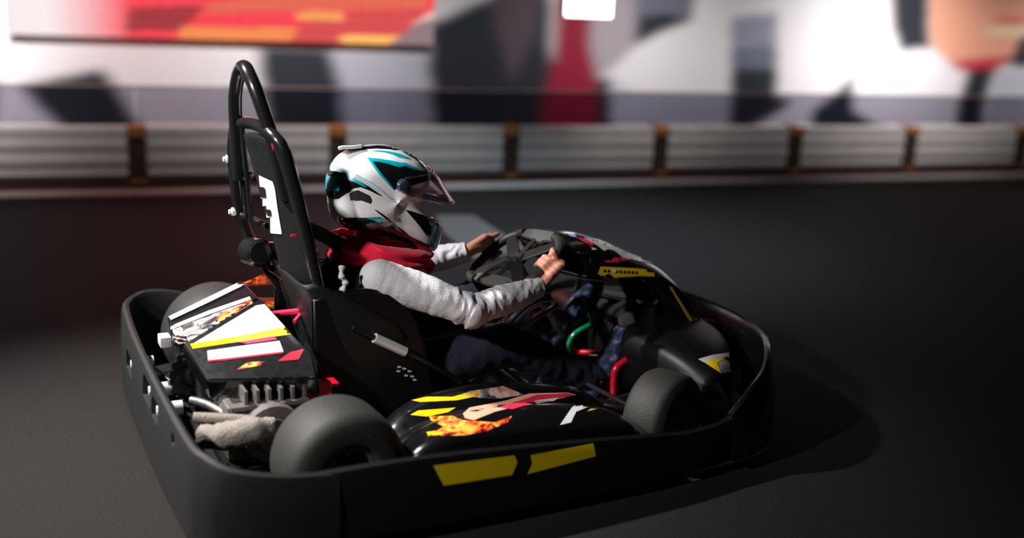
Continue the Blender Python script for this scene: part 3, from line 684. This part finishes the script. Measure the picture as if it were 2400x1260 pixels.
for px, py, z in ((545, 372, 0), (558, 495, 0)):
    c = at(px, py, y=.165); b = B(); c = c+V(-.012, 0, 0); cyl(b, c+V(.035, 0, 0), c+V(-.014, 0, 0), .007, 12); cyl(b, c+V(.004, 0, 0), c+V(-.006, 0, 0), .012, 16); part('frame_bolt', b, K['zinc'])
c = at(598, 590, y=.12); b = B(); lathe(b, [(-.035, .0), (-.035, .032), (-.028, .04), (.028, .04), (.035, .032), (.035, 0)], c, (.25, -1, .1), 28, False); box(b, c+V(.03, 0, 0), (.06, .04, .05), bev=.008); part('belt_reel', b, K['tube'])
b = B(); c1, c2, c3 = at(700, 528, y=-.10), at(745, 545, y=-.08), at(785, 566, y=-.06); tube(b, smooth_path([c1, c2, c3, c3+V(.06, 0, -.03)], 6), .019, 12, flat=(.22, 1)); part('shoulder_belt', b, K['strap'])
c = at(688, 552, y=-.17); b = B(); box(b, c, (.012, .006, .006)); part('red_clip', b, K['red'])

# engine bay behind the seat
def slab(pts, th, name, m, lab=None, bev=.005):
    P = [Vector(p) for p in pts]; n = (P[1]-P[0]).cross(P[2]-P[0]).normalized()
    if n.z < 0: n = -n
    b = B(); A = [b.verts.new(p) for p in P]; C = [b.verts.new(p-n*th) for p in P]; b.faces.new(A); b.faces.new(C[::-1])
    for i in range(len(P)): b.faces.new((A[i], A[(i+1) % len(P)], C[(i+1) % len(P)], C[i]))
    bmesh.ops.recalc_face_normals(b, faces=b.faces); bmesh.ops.bevel(b, geom=b.edges[:], offset=bev, segments=2, affect='EDGES'); return part(name, b, m, label=lab)
cv = slab([(-.318, -.10, .352), (-.088, .0, .430), (-.028, -.285, .35), (-.02, -.315, .295), (-.278, -.215, .285)], .07, 'engine_cover', K['gloss'], 'engine cover with white, yellow and red printing')
bc = bvh_of([cv])
D('white_field', [(452, 806), (600, 716), (620, 713), (668, 766), (560, 788)], 'white', bc, cv)
D('yellow_band', [(446, 806), (560, 787), (668, 766), (684, 783), (600, 795), (452, 817)], 'yellow', bc, cv)
D('white_band', [(486, 822), (600, 806), (655, 799), (664, 824), (560, 838), (488, 845)], 'white', bc, cv)
D('red_band', [(560, 802), (640, 788), (650, 796), (580, 806)], 'pink', bc, cv, off=.002)
D('red_line', [(486, 845), (662, 824), (663, 828), (488, 849)], 'red', bc, cv, off=.002)
for k in range(8): D('cover_letters', [(500+k*19, 829-k*2.7), (512+k*19, 827-k*2.7), (513+k*19, 837-k*2.6), (501+k*19, 839-k*2.6)], mat('pale_red_ink', (.75, .35, .38), .4), bc, cv, off=.0022, step=30)
D('red_flash', [(652, 846), (680, 826), (712, 818), (700, 842)], 'red', bc, cv)
D('flame_flash', [(555, 866), (580, 850), (622, 846), (610, 856)], 'flame', bc, cv)
lid = slab([(-.325, .02, .335), (-.311, .17, .347), (-.084, .235, .418), (-.088, .02, .425), (-.285, -.09, .35)], .05, 'fuel_tank_lid', K['gloss'], 'fuel tank lid with printed flames')
bl = bvh_of([lid])
D('lid_print', [(396, 768), (590, 704), (590, 716), (455, 798), (420, 806), (398, 790)], 'print_', bl, lid)
D('lid_flame', [(500, 748), (588, 704), (600, 712), (520, 765)], 'flame', bl, lid, off=.002)
D('lid_trim', [(396, 744), (480, 703), (568, 660), (577, 668), (490, 711), (402, 752)], 'white', bl, lid, off=.004)
D('lid_trim', [(392, 770), (490, 730), (586, 697), (590, 704), (492, 739), (396, 777)], 'white', bl, lid, off=.004)
b = B(); box(b, (-.165, .06, .22), (.24, .42, .17), bev=.02); part('fuel_tank', b, K['plastic'])
fs = slab([(-.06, .36, .318), (.10, .36, .300), (.13, .54, .262), (-.02, .54, .275)], .02, 'far_pod_cover', K['flame'], 'far side cover printed with flames')
slab([(-.055, .40, .36), (.03, .40, .392), (.15, .40, .36), (.16, .52, .32), (-.02, .52, .318)], .012, 'far_pod_fairing', K['flame'])
b = B(); box(b, (-.14, -.17, .165), (.22, .26, .15), bev=.02)
for k in range(7): box(b, (-.14+.0*k, -.20, .235+.0*k), (.20-.0*k, .22, .01)) if k == 0 else box(b, (-.23+.03*k, -.20, .25), (.008, .20, .05))
cyl(b, (-.14, -.30, .17), (-.14, -.345, .17), .075, 32); cyl(b, (-.14, -.345, .17), (-.14, -.36, .17), .045, 24); cyl(b, (-.03, -.22, .20), (.02, -.24, .19), .05, 24)
part('engine', b, K['alu'])
b = B(); tube(b, smooth_path([(-.30, -.12, .20), (-.27, -.18, .205), (-.235, -.26, .20), (-.20, -.30, .19)], 6), .012); part('exhaust_pipe', b, K['steel'])
b = B(); tube(b, smooth_path([(-.32, -.33, .185), (-.27, -.36, .19), (-.20, -.37, .20), (-.15, -.36, .20)], 6), [.03]*5+[.034]*9+[.026]*5, 20); mu = part('muffler', b, K['wrap'])
me = mu.data
for v in me.vertices: v.co += v.normal*.006*noise.noise(v.co*60)
b = B(); tube(b, smooth_path([(-.33, -.30, .225), (-.27, -.32, .222), (-.20, -.34, .215)], 6), .013); part('heat_wrap', b, K['wrap'])
b = B(); cc = V(-.285, -.06, .25); axg = V(.35, -1, .15).normalized(); ga, gu = frame(axg); ring = []
for k in range(36):
    t = 2*PI*k/36
    for r_ in (.068, .075) if k % 2 else (.075, .068): ring.append(cc+(ga*math.cos(t)+gu*math.sin(t))*r_)
A = [b.verts.new(p) for p in ring]; C = [b.verts.new(p+axg*.012) for p in ring]; b.faces.new(A); b.faces.new(C[::-1])
for i in range(len(A)): b.faces.new((A[i], A[(i+1) % len(A)], C[(i+1) % len(A)], C[i]))
for k in range(6):
    t = 2*PI*k/6; p = cc+(ga*math.cos(t)+gu*math.sin(t))*.05; cyl(b, p, p+axg*.02, .008, 10)
cyl(b, cc, cc+axg*.03, .03, 20); part('sprocket', b, K['tube'], smooth=False)
b = B(); box(b, (-.33, .1, .30), (.03, .05, .03), bev=.004); part('tail_bracket', b, K['grey'])
b = B(); box(b, (-.01, -.285, .215), (.07, .012, .12), bev=.004); box(b, (.0, -.25, .255), (.10, .05, .01), bev=.003); part('red_bracket', b, K['red'])
b = B(); tube(b, [(-.06, -.02, .385), (.03, -.03, .39)], .009); tube(b, [(-.01, -.06, .37), (.03, -.02, .39)], .006); part('red_tube', b, K['pink'])

# ================================================================== DRIVER
def grip_hand(b, wrist, G, t, thumb_up, inward, sc=1.0):
    """palm, four fingers wrapped round the grip at G (tangent t) and a thumb along it.  inward = from grip towards wheel centre"""
    wrist = Vector(wrist); t = t.normalized(); a = wrist-G; a = (a-t*a.dot(t)).normalized(); o_ = -(inward-t*inward.dot(t)); o_ = (o_-a*o_.dot(a)).normalized()
    Rg = .0235*sc
    for i, (k, r, ln) in enumerate(((.026, .0088, 0), (.009, .0092, 1), (-.008, .0088, .8), (-.024, .0076, .3))):
        kn = G+t*k*sc+a*.026*sc+o_*.026*sc; c = G+t*(k*.95)*sc
        pts = [kn]; rad = [r*1.25*sc]
        for j, (ang, q) in enumerate(((62, 1), (108, .97), (160, .94), (205+12*ln, .90))):
            if i == 0: ang, Rk = (58, 82, 100, 112)[j], (1.0, 1.25, 1.65, 2.0)[j]
            else: Rk = 1.02
            th = math.radians(ang); pts.append(c+(a*math.cos(th)+o_*math.sin(th))*Rg*Rk); rad.append(r*q*sc)
        hull_limb(b, pts, rad); hull_limb(b, [wrist+t*k*.5*sc, kn], [.0175*sc, .0135*sc])
    base = G+a*.038*sc+nrm*.010*sc
    hull_limb(b, [wrist+nrm*.004, base, G+a*.016*sc+nrm*.021*sc+t*.012*thumb_up*sc, G+a*.002*sc+nrm*.0245*sc+t*.042*thumb_up*sc], [.016*sc, .0130*sc, .0100*sc, .0082*sc])
    hull_limb(b, [G+a*.032*sc, wrist*.5+G*.5+a*.012, wrist], [.015*sc, .018*sc, .019*sc])
GR = SW(.1425, .004); GL = SW(-.1425, .026)
tR = (SW(.142, .035)-SW(.142, -.055)); tL = (SW(-.142, .035)-SW(-.142, -.055))
WRr, WLl = V(.682, -.178, .444), V(.592, .137, .484)
shR, shL = V(.215, -.138, .500), V(.225, .130, .500)
elR, elL = V(.440, -.235, .410), V(.40, .235, .42)
# body, one continuous figure
b = B()
hull_limb(b, [(.16, 0, .17), (.165, 0, .30), (.17, 0, .42), (.19, 0, .50)], [.10, .095, .095, .050])
hull_limb(b, [shL+V(0, 0, -.005), (.18, 0, .475), shR+V(0, 0, -.005)], [.040, .060, .040])
hull_limb(b, [(.19, 0, .50), (.225, 0, .575), (.245, 0, .64)], [.052, .045, .05])
ellip(b, (.245, 0, .70), (.082, .068, .095)); ellip(b, (.285, 0, .66), (.058, .052, .062))        # skull and jaw
for s in (-1, 1): ellip(b, (.245, .070*s, .685), (.012, .008, .02)); ellip(b, (.31, .034*s, .672), (.018, .016, .012))
hull_limb(b, [(.325, 0, .70), (.345, 0, .680), (.347, 0, .674)], [.008, .009, .010]); ellip(b, (.336, 0, .648), (.010, .020, .006))
for sh, el, wr in ((shR, elR, WRr), (shL, elL, WLl)): hull_limb(b, [sh, el, wr], [.036, .028, .0185])
grip_hand(b, WRr, GR, tR, 1, SC-GR); grip_hand(b, WLl, GL, tL, 1, SC-GL)
hR, kR, aR = V(.18, -.085, .17), V(.60, -.135, .265), V(.925, -.115, .115)
hL, kL, aL = V(.18, .085, .17), V(.62, .13, .33), V(.915, .11, .225)
tR_, tL_ = V(1.03, -.10, .245), V(1.025, .115, .325)
for h, k, a_ in ((hR, kR, aR), (hL, kL, aL)): hull_limb(b, [h, k, a_], [.075, .045, .030])
for a_, q in ((aR, tR_), (aL, tL_)): hull_limb(b, [a_, a_+V(.005, 0, -.028), (a_+V(.005, 0, -.028))*.4+q*.6, q], [.028, .022, .022, .017])
person = soft('person', b, K['skin'], None, .0034, smooth=4)
person.name = 'person'
tag(person, 'person driving, in white jacket, red neck gaiter and white-teal helmet, both hands on the wheel', 'person')
# eyes
for s in (-1, 1):
    b = B(); ellip(b, (.322, .031*s, .692), (.012, .013, .011)); e = part('eye', b, K['eye'], person); b = B(); ellip(b, (.3335, .031*s, .692), (.002, .005, .005)); part('iris', b, K['iris'], e)
# jacket: sleeves and shoulders, folds running round the sleeves
def seg(p, a, c):
    d = c-a; t = max(0, min(1, (p-a).dot(d)/d.length_squared)); return (p-(a+d*t)).length, t
def folds(p):
    out = 0
    for sh, el, wr in ((shR, elR, WRr), (shL, elL, WLl)):
        d1, t1 = seg(p, sh, el); d2, t2 = seg(p, el, wr)
        L = min(d1, d2)
        if L > .09: continue
        u, ax = (t1*.27, (el-sh).normalized()) if d1 < d2 else (.27+t2*.27, (wr-el).normalized())
        q = p-ax*p.dot(ax)
        th = math.atan2(q.y*1.0+.2, q.z-.4)
        amp = .0022+.0085*math.exp(-((u-.27)/.055)**2)+.0035*math.exp(-((u-.50)/.05)**2)+.002*(u > .27)
        w_ = noise.noise(V(u*14, q.x*9, q.z*9+q.y*9))
        out = amp*(noise.noise(V(u*38+2.5*w_, q.x*16+3, q.z*16+q.y*16))+.5*noise.noise(V(u*70+5+2*w_, q.y*26, q.z*26)))+.004*w_
        if u > .505: out -= .0015
    return out + .0012*noise.noise(p*45)
b = B()
for sh, el, wr in ((shR, elR, WRr), (shL, elL, WLl)):
    m1 = sh.lerp(el, .5); d = (wr-el).normalized(); m2 = el.lerp(wr, .5)
    hull_limb(b, [sh+V(-.01, 0, -.005), m1, el, m2], [.056, .053, .045, .041])
    cyl(b, m2, wr+d*.004, .041, 28, .033)
jk = soft('jacket_sleeves', b, K['jacket'], person, .0036, folds, 7); jk['label'] = 'white jacket sleeves'
b = B(); hull_limb(b, [(.15, 0, .20), (.155, 0, .32), (.16, 0, .42)], [.115, .115, .118]); hull_limb(b, [(.18, .09, .475), (.18, -.09, .475)], [.056, .056]); hull_limb(b, [(.15, .08, .40), (.15, -.08, .40)], [.09, .09]); hull_limb(b, [(.15, .06, .25), (.15, -.06, .25)], [.09, .09])
vs = soft('vest', b, K['vest'], person, .006, lambda p: .004*noise.noise(p*22), 6); vs['label'] = 'dark padded vest'
b = B(); pts = [at(802, 622, y=-.165), at(800, 645, y=-.172), at(809, 662, y=-.175), at(803, 680, y=-.175), at(800, 698, y=-.17)]; tube(b, smooth_path(pts, 5), [.009+.003*math.sin(i*1.4) for i in range(21)], 12, flat=(1, .8)); part('shirt_edge', b, K['jacket'], person)
# gaiter: bunched red cloth round the neck under the helmet
rows = []; N = 64
for k, (f, rr_) in enumerate(((0, .70), (.08, .88), (.2, 1.0), (.34, 1.03), (.46, .97), (.56, 1.0), (.68, 1.06), (.82, 1.04), (.93, .96), (1, .80))):
    row = []
    for i in range(N):
        t = 2*PI*i/N; cx, cy = math.cos(t), math.sin(t)
        zt = .602-.058*(cx+1)/2; zb = .505-.018*(cx+1)/2
        z = zb+(zt-zb)*f; x = .245+(.140 if cx < 0 else .158)*cx*rr_; y = .116*cy*rr_
        sl = f*9+cx*2.6
        fold = .0055*math.sin(sl*1.7)+.007*noise.noise(V(cx*3, cy*3, f*4))
        row.append(V(x+cx*fold, y+cy*fold, z+.006*noise.noise(V(cx*2.2, cy*2.2, 3))))
    rows.append(row)
b = B(); grid(b, rows, True); ga_ = part('neck_gaiter', b, K['gaiter'], person); mods(ga_, ('SUBSURF', dict(levels=2, render_levels=2)), ('SOLIDIFY', dict(thickness=.004, offset=0)))
b = B(); c = at(1000, 608, y=-.02); tube(b, smooth_path([c+V(-.03, 0, .01), c, c+V(.015, 0, -.02), c+V(.0, 0, -.035)], 5), .016, 12, flat=(1.3, .6)); part('gaiter_end', b, K['gaiter'], person)
# trousers and shoes
b = B()
for h, k, a_ in ((hR, kR, aR), (hL, kL, aL)): hull_limb(b, [h, k, k.lerp(a_, .55), a_-(a_-k).normalized()*.0], [.092, .063, .052, .046])
hull_limb(b, [hR, hL], [.095, .095])
tr = soft('trousers', b, K['trousers'], person, .0055, lambda p: .006*noise.noise(V(p.x*30, p.y*14, p.z*22)), 6); tr['label'] = 'dark navy trousers'
for a_, q, lab in ((aR, tR_, 'right shoe'), (aL, tL_, 'left shoe')):
    d = (q-a_).normalized(); b = B(); heel = a_-d*.018+V(.01, 0, -.03)
    hull_limb(b, [a_+V(-.03, 0, .02), a_+V(0, 0, .0)], [.042, .043]); hull_limb(b, [heel, heel.lerp(q, .5), q], [.036, .037, .030])
    sh_ = soft('shoe', b, K['shoe'], person, .0045, lambda p: .002*noise.noise(p*50), 6)
    b = B(); off = V(d.z, 0, -d.x)*.026
    tube(b, smooth_path([heel+off-d*.02, heel.lerp(q, .5)+off*1.1, q+off*.8+d*.012, q+d*.034+V(-.004, 0, .008), q+d*.018-off*.9], 5), .028, 14, flat=(1.2, .32), up=(0, 1, 0)); part('sole', b, K['sole'], sh_)

# helmet
def hp(cx, cy, y=0): return at(740+cx*.2618, 310+cy*.2618, y=y)
SIL = [(228, 205), (190, 245), (160, 300), (135, 360), (117, 430), (115, 510), (125, 600), (142, 700), (170, 780), (260, 850), (420, 895), (580, 925), (740, 965), (880, 1020), (1000, 1060), (1045, 1055), (1070, 990), (1095, 900), (1106, 810), (1085, 775), (1020, 745), (965, 700), (940, 640), (930, 560), (945, 480), (978, 400), (990, 345), (970, 295), (900, 230), (800, 172), (680, 132), (560, 118), (440, 128), (330, 155)]
S3 = [hp(*p) for p in SIL]; HC = V(.262, 0, .700)
pol = sorted((math.atan2(p.z-HC.z, p.x-HC.x), (p-HC).length) for p in S3)
def rad(t):
    t = (t+PI) % (2*PI)-PI; n = len(pol)
    for i in range(n):
        a, ra = pol[i]; c, rc = pol[(i+1) % n]; c2 = c+(2*PI if i == n-1 else 0); tt = t+(2*PI if i == n-1 and t < a else 0)
        if a <= tt <= c2: return ra+(rc-ra)*(tt-a)/max(c2-a, 1e-6)
    return pol[0][1]
NT = 120; RT = [rad(-PI+2*PI*i/NT) for i in range(NT)]; RT = [(RT[i-1]+2*RT[i]+RT[(i+1) % NT])/4 for i in range(NT)]
WH_ = .122
def hw_at(t):   # half width by direction: a little narrower towards the chin and nape
    return WH_*(1-.10*max(0, math.cos(t+.75))**2-.06*max(0, math.cos(t-2.3))**2)
b = B(); rows = []
NR = 34
for side in (-1, 1):
    ks = range(NR+1) if side < 0 else range(NR-1, -1, -1)
    for k in ks:
        rho = math.sin(PI/2*k/NR); row = []
        for i in range(NT):
            t = -PI+2*PI*i/NT; y = side*hw_at(t)*(1-rho**2.9)**(1/2.25) if k < NR else 0
            row.append(V(HC.x+math.cos(t)*RT[i]*rho, y, HC.z+math.sin(t)*RT[i]*rho))
        rows.append(row)
R = grid(b, rows, True)
bmesh.ops.remove_doubles(b, verts=b.verts[:], dist=.0002)
# open the eye port and the neck
kill = [f for f in b.faces if (lambda c: (c.x > .345 and abs(c.y) < .098 and .633+.0*c.x < c.z < .735) or (c.z < .566-(c.x-.2)*.16 and abs(c.y) < .085 and .15 < c.x < .37 and c.z < .60))(f.calc_center_median())]
bmesh.ops.delete(b, geom=kill, context='FACES')
hel = part('helmet', b, K['hwhite'], person, label='white and teal full face helmet'); hel.data.set_sharp_from_angle(angle=math.radians(70)) if hasattr(hel.data, 'set_sharp_from_angle') else None
full = bvh_of([hel])
mods(hel, ('SOLIDIFY', dict(thickness=.009, offset=-1)))
hel.data.materials.clear(); hel.data.materials.append(K['hwhite'])
b = B(); ellip(b, (.215, 0, .705), (.105, .100, .105)); bmesh.ops.delete(b, geom=[v for v in b.verts if v.co.x > .30 or v.co.z < .60], context='VERTS'); part('liner', b, K['liner'], hel)
def hd(name, poly, m, off=.0012): return decal(name, [(740+x*.2618, 310+y*.2618) for x, y in poly], K[m], full, hel, off=off, step=4, mirror=True)
hd('teal_frame', [(462, 228), (560, 235), (700, 258), (760, 272), (800, 272), (860, 300), (945, 335), (1000, 342), (1010, 420), (870, 460), (730, 480), (700, 520), (650, 470), (560, 370), (510, 300)], 'hteal')
hd('black_side', [(508, 262), (560, 265), (640, 285), (750, 315), (800, 305), (880, 335), (960, 352), (1000, 356), (1000, 430), (870, 470), (720, 490), (700, 510), (660, 455), (600, 385), (545, 315)], 'hblack', .0024)
hd('teal_line', [(540, 250), (600, 255), (690, 283), (750, 300), (800, 293), (870, 322), (865, 326), (800, 300), (752, 308), (690, 291), (600, 262)], 'hteal', .0034)
hd('black_crown', [(300, 156), (430, 124), (560, 114), (690, 128), (760, 155), (700, 158), (650, 150), (540, 146), (400, 154)], 'hblack')
hd('crown_line', [(400, 136), (480, 122), (570, 113), (690, 127), (740, 150), (680, 134), (560, 121), (480, 129)], 'hblue', .0024)
hd('teal_top', [(480, 168), (560, 163), (650, 170), (760, 195), (850, 235), (800, 232), (740, 222), (680, 196), (600, 176)], 'hteal')
hd('black_front_stripe', [(770, 168), (830, 182), (930, 250), (978, 300), (950, 285), (890, 240), (800, 190)], 'hblack')
hd('black_rear', [(128, 345), (230, 362), (330, 402), (470, 480), (600, 572), (560, 560), (480, 520), (400, 490), (340, 500), (270, 540), (200, 590), (128, 592), (118, 560), (115, 400)], 'hblack')
hd('teal_rear', [(117, 398), (212, 395), (235, 376), (300, 387), (380, 430), (462, 490), (440, 490), (340, 442), (248, 416), (225, 440), (213, 525), (117, 525)], 'hteal', .0024)
hd('smoke_vent', [(135, 345), (200, 350), (235, 376), (212, 395), (128, 392)], 'liner', .003)
hd('pale_line', [(155, 298), (230, 310), (330, 355), (500, 445), (600, 520), (690, 600), (670, 600), (590, 532), (490, 456), (320, 366), (225, 322), (152, 312)], 'hblue')
hd('pale_line', [(165, 318), (240, 332), (330, 380), (470, 455), (560, 525), (548, 525), (455, 460), (322, 388), (235, 342), (160, 326)], 'hblue')
hd('black_vent', [(305, 550), (330, 530), (380, 515), (470, 558), (490, 600), (480, 632), (400, 602), (315, 607)], 'liner', .004)
hd('grey_letters', [(135, 645), (158, 642), (160, 665), (136, 668)], 'grey', .002); hd('grey_letters', [(137, 675), (165, 672), (166, 695), (139, 700)], 'grey', .002); hd('grey_letters', [(150, 710), (185, 706), (188, 745), (156, 740)], 'grey', .002)
hd('black_lower', [(155, 762), (300, 762), (420, 762), (580, 757), (640, 790), (720, 865), (830, 922), (930, 965), (1020, 1010), (1020, 1070), (850, 1010), (700, 960), (500, 905), (300, 860), (180, 800)], 'hblack')
hd('teal_lower', [(440, 762), (592, 762), (650, 795), (560, 795)], 'hteal', .0026)
hd('dark_seam', [(520, 688), (545, 695), (620, 745), (720, 835), (830, 915), (820, 922), (700, 838), (600, 752)], 'hblack', .0024)
hd('grey_vent', [(620, 725), (680, 725), (720, 780), (660, 770)], 'grey', .0024)
hd('black_chin', [(800, 690), (860, 705), (960, 740), (1035, 780), (1032, 900), (1022, 960), (985, 915), (930, 840), (880, 780)], 'hblack')
hd('teal_chin', [(1030, 778), (1090, 790), (1104, 812), (1092, 900), (1065, 985), (1048, 1030), (1018, 1010), (1030, 900)], 'hteal', .0026)
# rear spoiler, pivot disc, visor
b = B(); grid(b, [[hp(x, y, s*.035)+V(0, 0, 0) for x, y in ((205, 160), (245, 150), (330, 150), (420, 138))] for s in (-1.1, -.6, 0, .6, 1.1)]); o = part('spoiler', b, K['hwhite'], hel); mods(o, ('SOLIDIFY', dict(thickness=.010, offset=1)), ('BEVEL', dict(width=.003, segments=2)))
dm = mat('pivot_disc', (.02, .035, .05), .12, coat=1)
for s in (-1, 1):
    c = hp(785, 480, -.119); c.y = s*.112; b = B(); lathe(b, [(0, 0), (.014, 0), (.021, .0), (.021, .010), (.018, .016), (.006, .020), (0, .020)], c, (0, s, 0), 30, False); part('visor_pivot', b, dm, hel)
    b = B(); ellip(b, c+V(0, s*.014, .004), (.008, .003, .008)); part('pivot_reflection', b, mat('pivot_reflection', (.35, .2, .1), .4), hel)  # orange reflection on the disc, painted as a small coloured bead
b = B(); rows = []
fT, fB_, = hp(1000, 300), hp(1212, 585)
sT, sB = hp(800, 400, -.12), hp(800, 580, -.12)
mid = [hp(1070, 370), hp(1140, 475)]
front = smooth_path([fT, mid[0], mid[1], fB_], 3); nv = len(front)
for j in range(nv):
    v = j/(nv-1); fr_ = front[j]; sd = sT.lerp(sB, v); row = []
    for i in range(29):
        u = -1+2*i/28; a = u*PI/2; kx = math.cos(a)**.75 if abs(u) < 1 else 0
        x = sd.x+(fr_.x-sd.x)*kx; z = sd.z+(fr_.z-sd.z)*kx**1.25; row.append(V(x, .124*math.sin(a), z-.010*math.sin(abs(a)*2)*v))
    rows.append(row)
grid(b, rows); vz = part('visor', b, K['visor'], hel, label='clear pink tinted visor, half raised'); mods(vz, ('SOLIDIFY', dict(thickness=.0015, offset=1)))
vz.data.materials.clear(); vz.data.materials.append(K['visor'])
b = B(); tube(b, [r for r in rows[-1]], .0016, 8); tube(b, [r for r in rows[0]], .0016, 8); part('visor_edge', b, glassy('visor_rim', (.75, .62, .68), .35, .2), hel)
